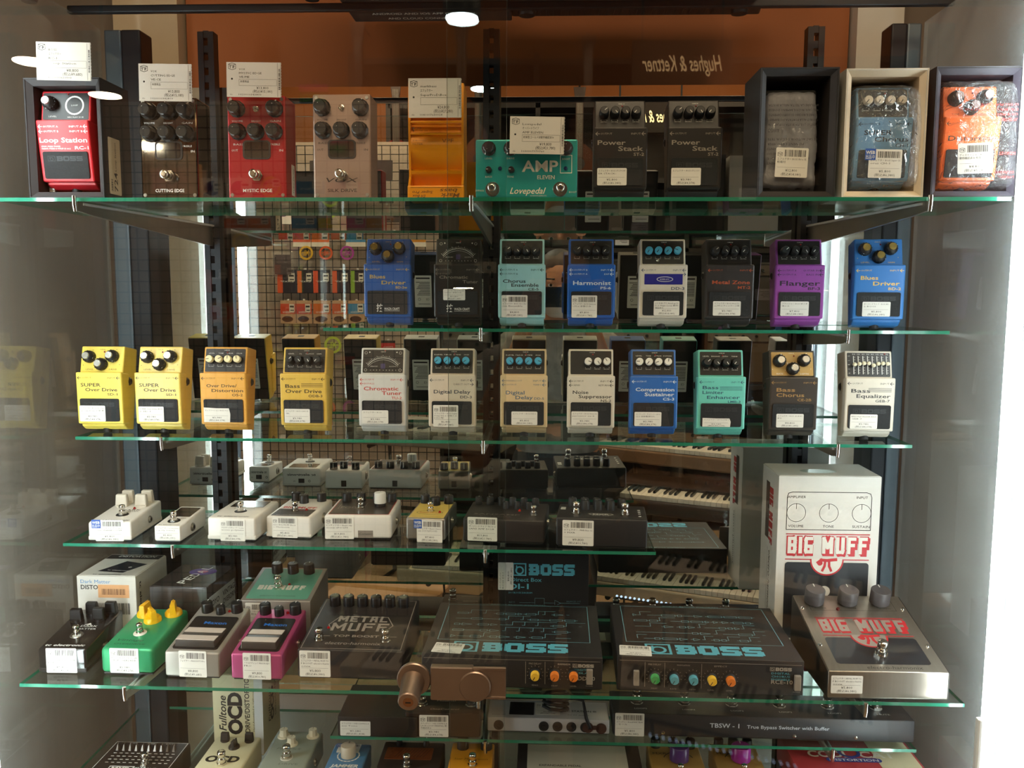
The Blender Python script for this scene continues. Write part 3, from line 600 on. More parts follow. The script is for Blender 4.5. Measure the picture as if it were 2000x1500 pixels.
compact(1361, 1456, 795, 3, Y3, '#70cbbd', '#31506a', [('Bass', -29, 69, 4.8, 24), ('Limiter', -29, 61.5, 4.8, 32), ('Enhancer', -22, 54, 4.8, 50), ('LMB-3', 10, 48, 3.4, 19)],
    'turquoise compact pedal with four black knobs and curled sticker', 'black', names=('LEVEL', 'ENHANCE', 'RATIO', 'THRHD'), labels=[lab(-28, 7, 42, 13, ('エフェクター BOSS LMB-3',), 3980, 4378, code=False, curl=1)], sym='bass')
compact(1501, 1597, 795, 3, Y3, '#3a332d', '#a07b48', [('Bass', -26, 66, 5.4, 28), ('Chorus', -26, 58, 5.4, 42), ('CE-2B', 6, 51.5, 3.8, 21)],
    'dark brown compact pedal with a gold knob panel', 'three', '#e4e2dc', '#c79f5c', knang=(-10, 40, 0), names=('RATE', 'DEPTH', 'E.LEVEL'), labels=[lab(-25, 8, 41, 21, ('エフェクター BOSS CE-2B BO', 'D'), 4800, 5280, code=False)])
compact(1653, 1749, 795, 3, Y3-.006, '#cfc7b9', '#35353a', [('Bass', -28, 66, 5.4, 28), ('Equalizer', -20, 58, 5.4, 50), ('GEB-7', 8, 51.5, 3.8, 21)],
    'greige compact pedal with a row of cream sliders', 'slide', labels=[lab(-28, 9, 40, 22, ('BASS EQUALIZER BASS', 'GEB-7'), 3980, 4378, code=False)], sym='bass', yaw=-3)
# the pair on the carton shelf
for i, (a_, b_, p, q, nm) in enumerate(((1160, 1263, 5800, 6380, 'next to the teal pedal'), (1305, 1408, 3980, 4378, 'next to the black open carton'))):
    compact(a_, b_, 300, 1, 1.185, '#231f1d', '#9a9186', [('Power', -31, 65, 6, 38), ('Stack', -3, 57, 6, 34), ('ST-2', 18, 50.4, 4, 14)],
        'charcoal compact pedal with grey lettering, %s' % nm, 'black', labels=[lab(-31, 9, 40, 23, ('エフェクター BOSS ST-2 POW' if i == 0 else 'エフェクター BOSS ST-2 1SU', 'ER STACK-' if i == 0 else ''), p, q, code=False)])
# ------------------------------------------------------------------ shared small parts
def footswitch(parent, T, x, y, z, washer=None, s=1.0):
    def f():
        mb = MB(); mb.lathe([(6.6, 0), (6.6, 2.6)], n=6, smooth=False); mb.lathe([(5.0, 2.6), (5.0, 7)], n=18).lathe([(4.2, 7), (3.6, 8.5), (3.6, 9.5), (4.8, 10.5), (4.9, 15), (4.3, 16.3), (2.5, 16.8)], n=20); return mb
    o = inst('footswitch', 'footswitch', f, CHROME, parent); o.matrix_local = scaled(T @ Matrix.Translation((x, y, z)))
    if s != 1: o.scale = (s, s, s)
    if washer:
        w = inst('washer', 'washer', lambda: MB().lathe([(10, 0), (9.4, .9)], n=28), washer, parent); w.matrix_local = scaled(T @ Matrix.Translation((x, y, z)))
    return o
def m_k2(kind):
    def f():
        mb = MB()
        if kind == 'cyl': mb.lathe([(8, 0), (7.6, 13), (7, 14), (5.6, 14.2)], n=28).rect(-.5, .5, 3, 6.8, 14.3, 1).loft([(-.5, 7.9, 3), (.5, 7.9, 3), (.5, 7.75, 13), (-.5, 7.75, 13)], [(-.5, 7.5, 3), (.5, 7.5, 3), (.5, 7.3, 13), (-.5, 7.3, 13)], mi=1)
        elif kind == 'small': mb.lathe([(5.4, 0), (4.8, 10), (4.2, 11)], n=20).rect(-.4, .4, .5, 4, 11.1, 1)
        elif kind == 'pointer':     # round skirt with a raised grip bar
            mb.lathe([(9, 0), (8.8, 3), (7, 5)], n=24); mb.loft([(-3.4, -8.5, 2), (3.4, -8.5, 2), (3.4, 8.5, 2), (-3.4, 8.5, 2)], [(-2.6, -7.5, 14), (2.6, -7.5, 14), (2, 8, 12.5), (-2, 8, 12.5)], .6).loft([(-.5, 1, 13.8), (.5, 1, 13.8), (.5, 8, 12.9), (-.5, 8, 12.9)], [(-.5, 1, 14.2), (.5, 1, 14.2), (.5, 8, 13.2), (-.5, 8, 13.2)], mi=1)
        elif kind == 'dial':        # faceted dome, white line
            mb.lathe([(9.6, 0), (9.6, 2), (8, 4), (7.2, 13), (6, 14)], n=12, smooth=False).loft([(-.6, 3.0, 14), (.6, 3.0, 14), (.6, 9, 4), (-.6, 9, 4)], [(-.6, 3.2, 14.4), (.6, 3.2, 14.4), (.6, 9.6, 4.2), (-.6, 9.6, 4.2)], mi=1)
        elif kind == 'block':       # tapered block grip
            mb.loft([(-7, -4.5, 0), (7, -4.5, 0), (7, 4.5, 0), (-7, 4.5, 0)], [(-6.2, -3, 15), (6.2, -3, 15), (6.2, 3, 15), (-6.2, 3, 15)], 1.2).lathe([(7, 0), (7, 3)], n=20)
        elif kind == 'hex':         # skirted, faceted grip
            mb.lathe([(10.5, 0), (10, 2)], n=28).lathe([(7.2, 2), (6.6, 13)], n=9, smooth=False).rect(-.4, .4, 1, 6, 13.1, 1)
        elif kind == 'wide': mb.lathe([(12, 0), (12, 17), (11, 18)], n=36).rect(-.6, .6, 5, 11, 18.1, 1).lathe([(9, -3), (9, 0)], n=24)
        return mb
    return f
def knob2(parent, T, x, y, z, kind, mat, ang=0, tick=None, s=1.0):
    o = inst('knob', 'k2_'+kind, m_k2(kind), [mat, tick or INKW], parent, False); o.matrix_local = scaled(T @ Matrix.Translation((x, y, z)) @ rotz(ang))
    if s != 1: o.scale = (s, s, s)
    return o
def side_jack(parent, sg, x, y, z, r=6):
    mb = MB(); mb.T = (rightp if sg > 0 else leftp)(x*sg, y, z); mb.lathe([(r, 0), (r, 1.5), (r*.75, 1.8), (r*.75, 3.2), (r*.45, 3.2), (r*.45, 2)], n=18); part('jack', mb, STEEL, parent, soft=True)
    mb = MB(); mb.T = (rightp if sg > 0 else leftp)(x*sg, y, z); mb.disc(0, 0, 3.0, r*.5, 14); part('jack_hole', mb, BLK, parent)

# ------------------------------------------------------------------ carton shelf
S1Z = CZ+SH[1][0]
def size_at(px0, px1, pyt, pyb, Y):
    A = hy(px0, pyb, Y); B = hy(px1, pyb, Y); Tq = hy((px0+px1)/2, pyt, Y); return (A.x+B.x)/2, (B.x-A.x)*1000, A.z, (Tq.z-S1Z)*1000
def open_carton(px0, px1, pyt, Y, dep, outm, rimm, inm, label, yaw=0):
    cx, w, _, h = size_at(px0, px1, pyt, 385, Y); t = thing('open_carton', label, 'carton', (cx, Y, S1Z+.0005), (0, 0, yaw)); a = w/2
    th = 2.2; mb = MB()
    mb.box(-a, a, dep-th, dep, 0, h).box(-a, -a+th, 0, dep-th, 0, h).box(a-th, a, 0, dep-th, 0, h).box(-a+th, a-th, 0, dep-th, 0, th).box(-a+th, a-th, 0, dep-th, h-th, h); part('shell', mb, outm, t)
    r_ = 9; O = [(-a+.4, .4), (a-.4, .4), (a-.4, h-.4), (-a+.4, h-.4)]; Nn = [(-a+r_, r_), (a-r_, r_), (a-r_, h-r_), (-a+r_, h-r_)]
    for i in range(4):
        j = (i+1) % 4; p, q, r2, s2 = O[i], O[j], Nn[j], Nn[i]
        mb = MB().loft([(p[0], -.6, p[1]), (q[0], -.6, q[1]), (r2[0], 7, r2[1]), (s2[0], 7, s2[1])], [(p[0], .6, p[1]), (q[0], .6, q[1]), (r2[0], 8.2, r2[1]), (s2[0], 8.2, s2[1])]); part('folded_flap', mb, rimm, t)
    mb = MB(); u = a-r_-.2; hh = h-r_-.2
    mb.box(-u-1.5, -u, 7, dep-th-.5, r_, hh).box(u, u+1.5, 7, dep-th-.5, r_, hh).box(-u, u, 7, dep-th-.5, r_-1.5, r_).box(-u, u, 7, dep-th-.5, hh, hh+1.5); part('inner_wall', mb, inm, t)
    return t, w, h
def crumple(w, h, d, seed, name='bag', nx=22, nz=30, wob=5):
    from mathutils import noise as N
    mb = MB(); vs = []; fs = []
    for sgn in (-1, 1):
        for j in range(nz+1):
            for i in range(nx+1):
                u, v = i/nx*2-1, j/nz*2-1
                e = (1-abs(u)**6)*(1-abs(v)**8); p = Vector((u*4+seed, v*6, sgn*2.0))
                k = N.fractal(p, 1.0, 2.0, 3)*wob; pinch = 1-.10*max(0, v)**2-.06*N.noise(Vector((v*3, seed, 0)))
                vs.append((u*w/2*pinch+N.noise(p*1.7+Vector((5, 0, 0)))*wob*.5, sgn*(d/2*e**.5+.6)+k*e*.5, h/2+v*h/2+N.noise(p*1.3+Vector((0, 9, 0)))*wob*.5*(1 if abs(v) < .9 else .6)))
    n = (nx+1)*(nz+1)
    for b, fl in ((0, False), (n, True)):
        for j in range(nz):
            for i in range(nx):
                q = (b+j*(nx+1)+i, b+j*(nx+1)+i+1, b+(j+1)*(nx+1)+i+1, b+(j+1)*(nx+1)+i); fs.append(q[::-1] if fl else q)
    mb.add(vs, fs, 0, True); return mb
BC = M('#221f20', .6, grain=.08); BCI = M('#2e2a2a', .6)
# carton with the red pedal
t, w, h = open_carton(57, 205, 152, 1.145, 78, BC, M('#3a3637', .55), BCI, 'black open carton holding the red compact pedal')
mb = MB()
for i in range(46): mb.box(-w/2+11, -w/2+18, 30, 33+(i % 2)*1.6, 12+i*(h-26)/46, 12+(i+.8)*(h-26)/46)
part('corrugated_insert', mb, M('#e2ded6', .7), t)
mb = MB(); mb.T = rightp(w/2, 0, 0); mb.rrect(14, 46, 8, 84, .1, .4, 2); o = part('code_label', mb, M('#c9b79c', .7), t)
k = MB(); k.T = rightp(w/2, 0, 0) @ Matrix.Translation((36, 12, .5)) @ rotz(90); k.text('724', 0, 0, 0, 9, 26, bold=.01).text('Loop Station', 28, 2, 0, 4, 38); barcode(k, 0, 16, 13, 18, 0); part('print', k, INK, o)
compact(80, 183, 290, 1, 1.162, '#c8202b', '#f0e6e2', [('Loop Station', -34, 59, 6.2, 66), ('STOP: PRESS TWICE', -32, 53, 1.6, 26), ('CLEAR: PRESS & HOLD (2 sec.)', -32, 50.2, 1.6, 40), ('RC-1', 14, 50, 4, 19)],
    'red compact pedal inside the black open carton', 'loop', outs=(('OUTPUT A', 'OUTPUT B'), ('INPUT A', 'INPUT B')), tilt=4, free=S1Z+.011, group=None)
# three tall metal-faced pedals
def valve_pedal(px0, px1, pyt, Y, bodym, ink, name, label, three, logo=False):
    cx, w, _, h = size_at(px0, px1, pyt, 388, Y); t = thing('valve_pedal', label, 'guitar pedal', (cx, Y+.05, S1Z+.0005), (88.5, 0, 0), group='tall drive pedals with glass window'); T = top(50)
    part('body', MB().box(-w/2, w/2, 0, h, 2, 50, 2.2), bodym, t); part('base_plate', MB().box(-w/2+2, w/2-2, 2, h-2, 0, 2), BLK, t)
    mb = MB(); mb.T = T; mb.rrect(-19, 19, h*.385, h*.385+25, .02, 1.2, 5); part('bezel', mb, M('#2b2523', .4), t)
    mb = MB(); mb.T = T; mb.rrect(-16.5, 16.5, h*.385+2, h*.385+23, 1.25, 1.5, 4); part('window', mb, M('#1a1411', .05, spec=.9, coat=1.), t)
    footswitch(t, T, 0, h*.225, 0, None, 1.25)
    dk = M('#171512', .35); k = MB(); k.T = T; z = .08
    for x, n_, a_ in ((-26, 'VOLUME', 35), (26, 'GAIN', -15 if not three else -25)): knob2(t, T, x, h-18, 0, 'dial', dk, a_, s=1.2); k.text(n_, x, h-35, z, 2.4, 15, 'C')
    if three: knob2(t, T, 0, h-18, 0, 'dial', dk, 10, s=1.2)
    else:
        mb = MB(); mb.T = T; mb.lathe([(4, 0), (4, 1.5), (3, 2), (1.4, 2.2), (1.1, 7), (1.6, 9)], 0, h-18, 0, 16); part('toggle_switch', mb, CHROME, t, soft=True)
    k.text('BRIGHT', 0, h-35, z, 2.2, 13, 'C')
    for x, n_, a_ in ((-25, 'BASS', 30), (0, 'TONE CUT' if name[0] == 'M' else 'MIDDLE', 50), (25, 'TREBLE', 40)): knob2(t, T, x, h-48, 0, 'dial', dk, a_, s=1.2); k.text(n_, x, h-66, z, 2.5, 14, 'C')
    k.text('OUT', -w/2+5, h*.46, z, 3, 9).text('IN', w/2-4, h*.46, z, 3, 5, 'R').text(name, 0, 9, z, 4.2, 40, 'C', bold=.012)
    if logo: k.text('VOX', 0, 22, z, 6, 44, 'C', shear=.2)
    part('lettering', k, ink, t)
    mb = MB(); mb.T = T
    for sx in (-1, 1): mb.lathe([(2.6, 0), (2.2, 1)], sx*(w/2-5), h-5, 0, 12).lathe([(2.6, 0), (2.2, 1)], sx*(w/2-5), 5, 0, 12)
    part('corner_screw', mb, STEEL, t, soft=True); return t, w, h
valve_pedal(277, 388, 192, 1.165, M('#8d8680', .03, 1., grain=.01), INKW, 'CUTTING EDGE', 'mirror-chrome tall pedal with six black knobs', True)
t, w, h = valve_pedal(447, 560, 188, 1.165, M('#a3161c', .4, .3), INKW, 'MYSTIC EDGE', 'red tall pedal with five black knobs', False)
mb = MB(); mb.T = rightp(w/2, 0, 0); mb.rrect(8, 50, 12, 26, .1, .4, 1); o = part('code_label', mb, M('#d8d3ca', .7), t)
k = MB(); k.T = rightp(w/2, 0, 0); k.text('Tube-Drive', 11, 16, .5, 5, 34, shear=.2); part('print', k, INK, o)
valve_pedal(613, 725, 185, 1.165, M('#a58c80', .35, .6), M('#3a2d28', .5), 'SILK DRIVE', 'champagne metal tall pedal with five black knobs', False, True)
# wavy orange box
cx, w, _, h = size_at(797, 905, 162, 388, 1.165); t = thing('wavy_pedal', 'orange metal pedal with a wavy front', 'preamp box', (cx, 1.165+.05, S1Z+.0005), (88.5, 0, 0))
OR = M('#e8930f', .3, .15, grain=.04); prof = []
for i in range(41):
    y = h*i/40; u = i/40
    z = 46 if u < .11 else 26+16*math.sin(min(1, (u-.11)/.30)*math.pi)**2 if u < .26 else 34+10*math.cos((u-.48)*9) if u < .72 else 42
    prof.append((y, z))
part('body', MB().prx([(0, 2), *prof, (h, 2)], -w/2+3, w/2-3), OR, t)
part('side_rail', MB().prx([(0, 1), (0, 48), (h*.13, 48), (h*.2, 40), (h*.7, 47), (h, 45), (h, 1)], -w/2, -w/2+3), OR, t); part('side_rail', MB().prx([(0, 1), (0, 48), (h*.13, 48), (h*.2, 40), (h*.7, 47), (h, 45), (h, 1)], w/2-3, w/2), OR, t)
part('lip', MB().box(-w/2-1, w/2+1, 0, h*.115, 2, 48.5, 1), OR, t)
for yy in (.56, .66): part('step_bar', MB().box(-w/2+3, w/2-3, h*yy, h*yy+3, 40, 46.5, .8), OR, t)
k = MB(); k.T = top(48.6) @ Matrix.Translation((0, h*.1, 0)) @ Matrix.Rotation(math.pi, 4, 'Z'); z = .05
k.text('Mark', -w/2+5, 8, z, 5.5, 26, bold=.02, shear=.2).text('bass', -w/2+8, 2, z, 5, 24, bold=.02, shear=.2).text('Super Pro', 4, 5, z, 3.4, 28, bold=.02, shear=.2).text('DI Box', 14, 10, z, 3.4, 18, bold=.02, shear=.2).rect(-w/2+3, w/2-3, 0, .6, z)
k.T = top(46.2); k.text('● LINE', -w/2+6, h*.605, z, 2.4, 12).text('◆ SOUND ON', -w/2+6, h*.585, z, 2.2, 20).text('SUBSONIC', -w/2+6, h*.5, z, 2.2, 18).text('FILTER', -w/2+6, h*.47, z, 2.2, 14).text('VPF', 8, h*.49, z, 5, 16); part('lettering', k, M('#7a4a10', .6), t)
# teal double pedal
cx, w, _, h = size_at(929, 1127, 290, 393, 1.15); h = 76; t = thing('twin_footswitch_pedal', 'teal wide pedal with two footswitches and cream lettering', 'guitar pedal', (cx, 1.15+.04, S1Z+.0005), (88.5, 0, 0)); T = top(40)
part('body', MB().box(-w/2, w/2, 0, h, 2, 40, 2), M('#2f9a95', .3, .35, grain=.04), t); part('base_plate', MB().box(-w/2+1, w/2-1, 1, h-1, 0, 2), STEEL, t)
k = MB(); k.T = T; z = .08
k.text('AMP', 18, 34, z, 14, 48, 'C', bold=.02).text('ELEVEN', 26, 24, z, 5, 23, 'C', bold=.01).text('Lovepedal', 2, 5, z, 8, 48, 'C', shear=.35, bold=.006).text('CUSTOM EFFECTS', 16, 1.5, z, 1.6, 22, 'C')
k.line([(45, 32), (60, 32), (60, 55), (45, 55)], .7, z, closed=True).text('BOOST', 52.5, 49, z, 2.4, 10, 'C').text('LEVEL', -50, 50, z, 2.4, 10, 'C').text('DRIVE', -21, 50, z, 2.4, 10, 'C').text('BASS', -50, 26, z, 2.4, 9, 'C').text('TONE', -21, 26, z, 2.4, 9, 'C').text('BYPASS', -62, 8, z, 2.2, 11, 'C').text('BOOST', 62, 6, z, 2.2, 10, 'C'); part('lettering', k, M('#e6dcc8', .5), t)
for x, y in ((-50, 64), (-21, 64), (52, 64)): knob2(t, T, x, y, 0, 'dial', M('#2a1c1a', .3), 150 if x < 0 else 0)
for x, y in ((-50, 36), (-20, 36)): knob2(t, T, x, y, 0, 'small', M('#2a1c1a', .3), 90, s=.8)
for x in (-45, 45): footswitch(t, T, x, 11, 0, CHROME, 1.15)
mb = MB(); mb.T = T
for x, y in ((-35, 38), (52, 38)): mb.lathe([(2.6, 0), (2.6, 1.6), (1.6, 2.2)], x, y, 0, 14)
part('indicator_light', mb, M('#20304f', .2), t, soft=True)
# cartons with bagged pedals
GBAG = glass('grey_bag', (.62, .62, .66), .12, haze=.40, hazecol=(.58, .58, .63), bumpy=1.0, rough=.15)
def bagged(px0, px1, pyt, dep, rim, inn, label, outm, Y=1.145):
    return open_carton(px0, px1, pyt, Y, dep, outm, rim, inn, label)
t, w, h = bagged(1478, 1630, 132, 88, M('#2c2727', .55), BCI, 'black open carton with a grey plastic bag inside', BC)
bg = thing('plastic_bag', 'grey printed plastic bag in the black open carton beside the charcoal pedals', 'plastic bag', t.location+Vector((-.004, .040, .011)))
part('film', crumple(w-24, h*.80, 50, 3.1), GBAG, bg)
k = MB(); k.T = front(-29) @ Matrix.Rotation(math.pi, 4, 'Z')
for i, s_ in enumerate(('AVERTISSEMENT', 'LA POCHETTE PLASTIQUE', 'LES NOURRISSONS OU', 'JEUNES ENFANTS', 'PEUVENT S ETOUFFER', 'LE SAC AUTOUR DE LEUR TETE', '', '⚠ AVVISO', 'TENERE QUESTA BUSTA DI PLASTICA', 'FUORI DALLA PORTATA DEI BAMBINI', 'CORRE IL RISCHIO DI SOFFOCAMENTO', 'NEL CASO IN CUI IL BAMBINO DOVESSE', 'INFILARE LA TESTA NELLA BUSTA')):
    if s_: k.text(s_, 32, -36-i*6.2, 0, 2.8 if 'AVV' not in s_ else 5, min(64, len(s_)*2.6), 'R')
part('print', k, M('#1e1e22', .6), bg)
price_label(bg, front(-31), -22, 17, 42, 38, ('エフェクター BOSS RV-6 化', '粧箱付'), yen(12800), yen(14080), ang=-2)
mb = MB().box(-34, 34, -14, 20, 3, 132, 3); part('wrapped_pedal', mb, BLK, bg)
t, w, h = bagged(1643, 1802, 134, 86, M('#d9c6aa', .75, grain=.05), M('#bfa98c', .8), 'white open carton with kraft rim holding the light blue pedal', M('#cfcac0', .7))
p = compact(1666, 1775, 300, 1, 1.167, '#6d9cc0', '#22303f', [('SUPER', -26, 66, 5.8, 36), ('Chorus', -12, 57.5, 6, 44), ('CH-1', 16, 50.5, 4, 16)],
    'light blue compact pedal in a clear bag inside the white carton', 'cap', '#d9cdb6', knang=(140, 150, 140, 150), outs=(('OUTPUT B',), ('INPUT',)), tilt=4, free=S1Z+.011, group=None)
bg = thing('plastic_bag', 'clear crinkled plastic bag around the light blue pedal', 'plastic bag', (p.location.x, 1.174, S1Z+.0105)); part('film', crumple(95, h*.84, 72, 8.7), BAG, bg)
price_label(bg, front(-40), -28, 14, 42, 36, ('エフェクター BOSS Super Ch', 'orus CH-1'), yen(5800), yen(6380), web=True, ang=-1)
t, w, h = bagged(1816, 1984, 130, 84, M('#35303a', .5), M('#2d2730', .6), 'black open carton with the bagged orange pedal at the shelf end', BC)
p = compact(1836, 1945, 300, 1, 1.165, '#e8651c', '#33221c', [('Distortion', -30, 58, 6.2, 62), ('DS-1', 12, 50, 4, 18)],
    'orange compact pedal in a clear bag inside the black carton', 'three', '#b8a8a8', None, names=('TONE', 'DIST', 'LEVEL'), tilt=4, free=S1Z+.011, group=None)
bg = thing('plastic_bag', 'clear plastic bag with red print around the orange pedal', 'plastic bag', (p.location.x+.006, 1.172, S1Z+.0105)); part('film', crumple(104, h*.86, 72, 13.4), BAG, bg)
k = MB(); k.T = front(-39) @ Matrix.Rotation(math.pi, 4, 'Z')
for i, s_ in enumerate(('してください。', 'ポリ袋をかぶらないでください', '', '', '', 'MENU ET', '', '', '', '', '', '', 'AVERTISSEMENT', 'LES ENFANTS PEUVENT', 'ETOUFFER S ILS METTENT A LA', 'LE SAC PLASTIQUE')):
    if s_: k.text(s_, -38, -16-i*6.0, 0, 3.6 if 'AVERT' in s_ or 'MENU' in s_ else 2.6, min(66, len(s_)*2.9), 'L')
part('print', k, M('#c2302c', .6), bg)
price_label(bg, front(-41), -34, 18, 44, 38, ('ディストーション BOSS DS-1', '動作確認済み 程度S'), yen(4800), yen(5280), ang=2)
# paper price cards on the first pedals
price_card(72, 178, 81, 156, 1.130, 1.5, ('BOSS', 'エフェクター', 'RC-1'), 'Loop Station', yen(8800), yen(9680), '1020010621503', 'white paper price card above the carton with the red compact pedal')
price_card(272, 375, 124, 197, 1.128, 1, ('VOX', 'CUTTING EDGE', 'VE-CE'), '未使用品', yen(13800), yen(15180), '1020010342810', 'white paper price card above the mirror-chrome pedal')
price_card(443, 549, 121, 189, 1.128, 1, ('VOX', 'MYSTIC EDGE', 'VE-ME'), '未使用品', yen(13800), yen(15180), '1020010343800', 'white paper price card above the red tall pedal')
price_card(798, 901, 153, 230, 1.128, 0, ('markbass', 'エフェクター', 'SuperProDiBox'), '', yen(24800), yen(27280), '1041007630024', 'white paper price card on the wavy orange pedal')
price_card(995, 1101, 227, 300, 1.126, 1, ('Lovepedal', 'オーバードライブ', 'AMP ELEVEN'), '初期型ゴールド訳動作確認済み', yen(19800), yen(21780), '1030007979760', 'white paper price card behind the knobs of the teal pedal')
# ------------------------------------------------------------------ pedals lying flat (root at the middle of the front bottom edge; y runs away from the viewer)
class Flat: pass
def flat(name, label, bl, br, shelf, yft, l, body, hb=None, bev=2.5, taper=0, cat='guitar pedal', group=None, bottom=None, lip=0):
    """bl, br: pixels of the front bottom corners; yft: pixel of the front top edge; l: length in mm; hb: rear height"""
    z = SH[shelf][0]; A = hz(*bl, z); B = hz(*br, z); c = (A+B)/2; w = (B-A).length*1000; h = (hy((bl[0]+br[0])/2, yft, c.y).z-CZ-z)*1000
    l = min(l, (BACK[shelf]+.02-c.y)*1000); hb = hb or h; f = Flat(); f.w, f.l, f.h, f.hb = w, l, h, hb
    ang = math.degrees(math.atan2(B.y-A.y, B.x-A.x)); ang = max(-4, min(4, ang))
    f.t = thing(name, label, cat, (c.x, c.y, CZ+z+.0004), (0, 0, ang), group)
    a = w/2; s = 1-taper
    mb = MB().loft([(-a, 0, 2), (a, 0, 2), (a, l, 2), (-a, l, 2)], [(-a*s, taper*h*.5, h), (a*s, taper*h*.5, h), (a*s, l, hb), (-a*s, l, hb)], bev, seg=3); f.body = part('body', mb, body, f.t, soft=True)
    part('base_plate', MB().box(-a+3, a-3, 3, l-3, 0, 2.2), bottom or BLK, f.t)
    th = math.atan2(hb-h, l); f.T = frame((0, 0, h), (1, 0, 0), (0, math.cos(th), math.sin(th))); f.F = front(0); f.ls = l/math.cos(th); return f
def flabel(f, x, y, w, h, lines, p, t, **k): return price_label(f.t, f.F @ Matrix.Translation((0, 0, .2)), x, y, w, h, lines, yen(p), yen(t), **k)
def letter(f, fn, mat, name='lettering', T=None):
    k = MB(); k.T = T or f.T; fn(k); return part(name, k, mat, f.t)
def led(f, x, y, col='#a01518'):
    mb = MB(); mb.T = f.T; mb.lathe([(2.4, 0), (2.4, 1), (1.5, 1.2), (1.4, 2.4), (.7, 3)], x, y, 0, 14); part('indicator_light', mb, M(col, .25), f.t, soft=True)
WP = M('#e6e2dc', .35, grain=.03); WB = M('#d8d3cc', .5)
# small white pedals
f = flat('stomp_box', 'white pedal with four white block knobs at the shelf end', (173, 1058), (257, 1058), 4, 1020, 122, WP, 37, 4)
part('base_band', MB().box(-f.w/2-.4, f.w/2+.4, -.4, f.l, 2, 9, 2), WB, f.t)
for x, y in ((-16, 84), (16, 84), (-16, 108), (16, 108)): knob2(f.t, f.T, x, y, 0, 'block', M('#dfd6c8', .4), 0, BLK, 1.4)
footswitch(f.t, f.T, 4, 38, 0, BLK)
letter(f, lambda k: k.text('tc electronic', 0, 7, .1, 5, 56, 'C', bold=.02, shear=.15).text('SPARK', 6, 60, .1, 6, 36, 'C', bold=.01).text('BOOSTER', 8, 53, .1, 3.4, 30, 'C'), INK)
led(f, 10, 70); side_jack(f.t, 1, f.w/2, 70, 17); side_jack(f.t, -1, f.w/2, 70, 17)
flabel(f, -22, .5, 44, 34, ('オーバードライブ t.c.elect', 'ronic SPARKBOOSTER'), 5800, 6380, web=True)
def rear_tc(f):
    k = MB(); k.T = backp(f.l, 0, 0); k.text('tc electronic', 0, f.hb*.6, .2, 5, f.w*.75, 'C', bold=.02, shear=.15).rect(-6, 6, 8, 17, .2).arc(-16, 12, 2, 0, 360, .8, .2, n=12).text('9V', 12, 10, .2, 3); part('rear_lettering', k, INK, f.t)
rear_tc(f)
f = flat('stomp_box', 'narrow white tuner pedal with dark display', (302, 1060), (354, 1061), 4, 1028, 96, WP, 34, 3)
mb = MB(); mb.T = f.T; mb.rrect(-17, 17, 44, 88, .05, .5, 2); part('display', mb, M('#3b332c', .15, coat=.6), f.t)
footswitch(f.t, f.T, 0, 24, 0, BLK); letter(f, lambda k: k.text('polytune', 0, 36, .1, 3.4, 28, 'C').text('tc electronic', 0, 5, .1, 3, 34, 'C', bold=.02), INK); side_jack(f.t, 1, f.w/2, 42, 14, 7)
flabel(f, -20, 5, 40, 22, ('エフェクター t.c.electroni', 'c poly tune2'), 5800, 6380, code=False); rear_tc(f)
f = flat('stomp_box', 'wide white tuner pedal between the narrow tuner and the black-and-white pedal', (406, 1056), (500, 1058), 4, 1012, 112, WP, 38, 4)
part('base_band', MB().box(-f.w/2-.4, f.w/2+.4, -.4, f.l, 2, 9, 2), WB, f.t)
mb = MB(); mb.T = f.T; mb.rrect(-28, 28, 66, 104, .05, .5, 2); part('display', mb, M('#3b332c', .15, coat=.6), f.t)
footswitch(f.t, f.T, 0, 40, 0, BLK); letter(f, lambda k: k.text('tc electronic', 0, 7, .1, 5, 52, 'C', bold=.02, shear=.15).text('polytune', 0, 57, .1, 4, 34, 'C'), INK); side_jack(f.t, 1, f.w/2, 60, 17)
flabel(f, -18, 0, 40, 35, ('クロマチックチューナー t.c.elec', 'tronic polytune'), 3980, 4378); rear_tc(f)
f = flat('stomp_box', 'white pedal with black lower artwork and red letters', (521, 1050), (607, 1054), 4, 1010, 112, WP, 38, 4)
part('base_band', MB().box(-f.w/2-.4, f.w/2+.4, -.4, f.l, 2, 8, 2), WB, f.t)
mb = MB(); mb.T = f.T; mb.rrect(-31, 31, 5, 44, .05, .2, 2); part('art_panel', mb, M('#1d1b20', .4), f.t)
letter(f, lambda k: (k.text('BIG MUFF', 0, 50, .1, 9, 56, 'C', bold=.03).rect(-31, 31, 46, 47, .1).arc(8, 46, 9, 180, 360, 1, .26)), RED, 'red_lettering')
letter(f, lambda k: k.text('electro-harmonix', 0, 9, .26, 3, 48, 'C', shear=.15), INKW)
for x, y in ((-22, 96), (-4, 84), (22, 98)): knob2(f.t, f.T, x, y, 0, 'cyl', M('#1b1a1b', .4), 0)
footswitch(f.t, f.T, 0, 32, 0); led(f, 16, 40); side_jack(f.t, 1, f.w/2, 62, 18, 9); side_jack(f.t, -1, f.w/2, 62, 18, 9)
flabel(f, -27, 1, 42, 34, ('nano BIG MUFF Electr', 'o Harmonix'), 5800, 6380)
def dcj(f, x=0, z=12):
    mb = MB(); mb.T = backp(f.l, x, z); mb.box(-5, 5, -6, 6, -.5, .5).lathe([(1.6, .5), (1.6, 1)], n=10); part('power_jack', mb, BLK, f.t)
dcj(f)
f = flat('stomp_box', 'wide white pedal with red-bordered black artwork and one white knob', (634, 1054), (765, 1055), 4, 1007, 108, WP, 40, 4)
mb = MB(); mb.T = f.T; mb.rrect(-f.w/2+5, f.w/2-5, 5, f.ls-4, .05, .2, 2); part('red_border', mb, M('#a8302c', .4), f.t)
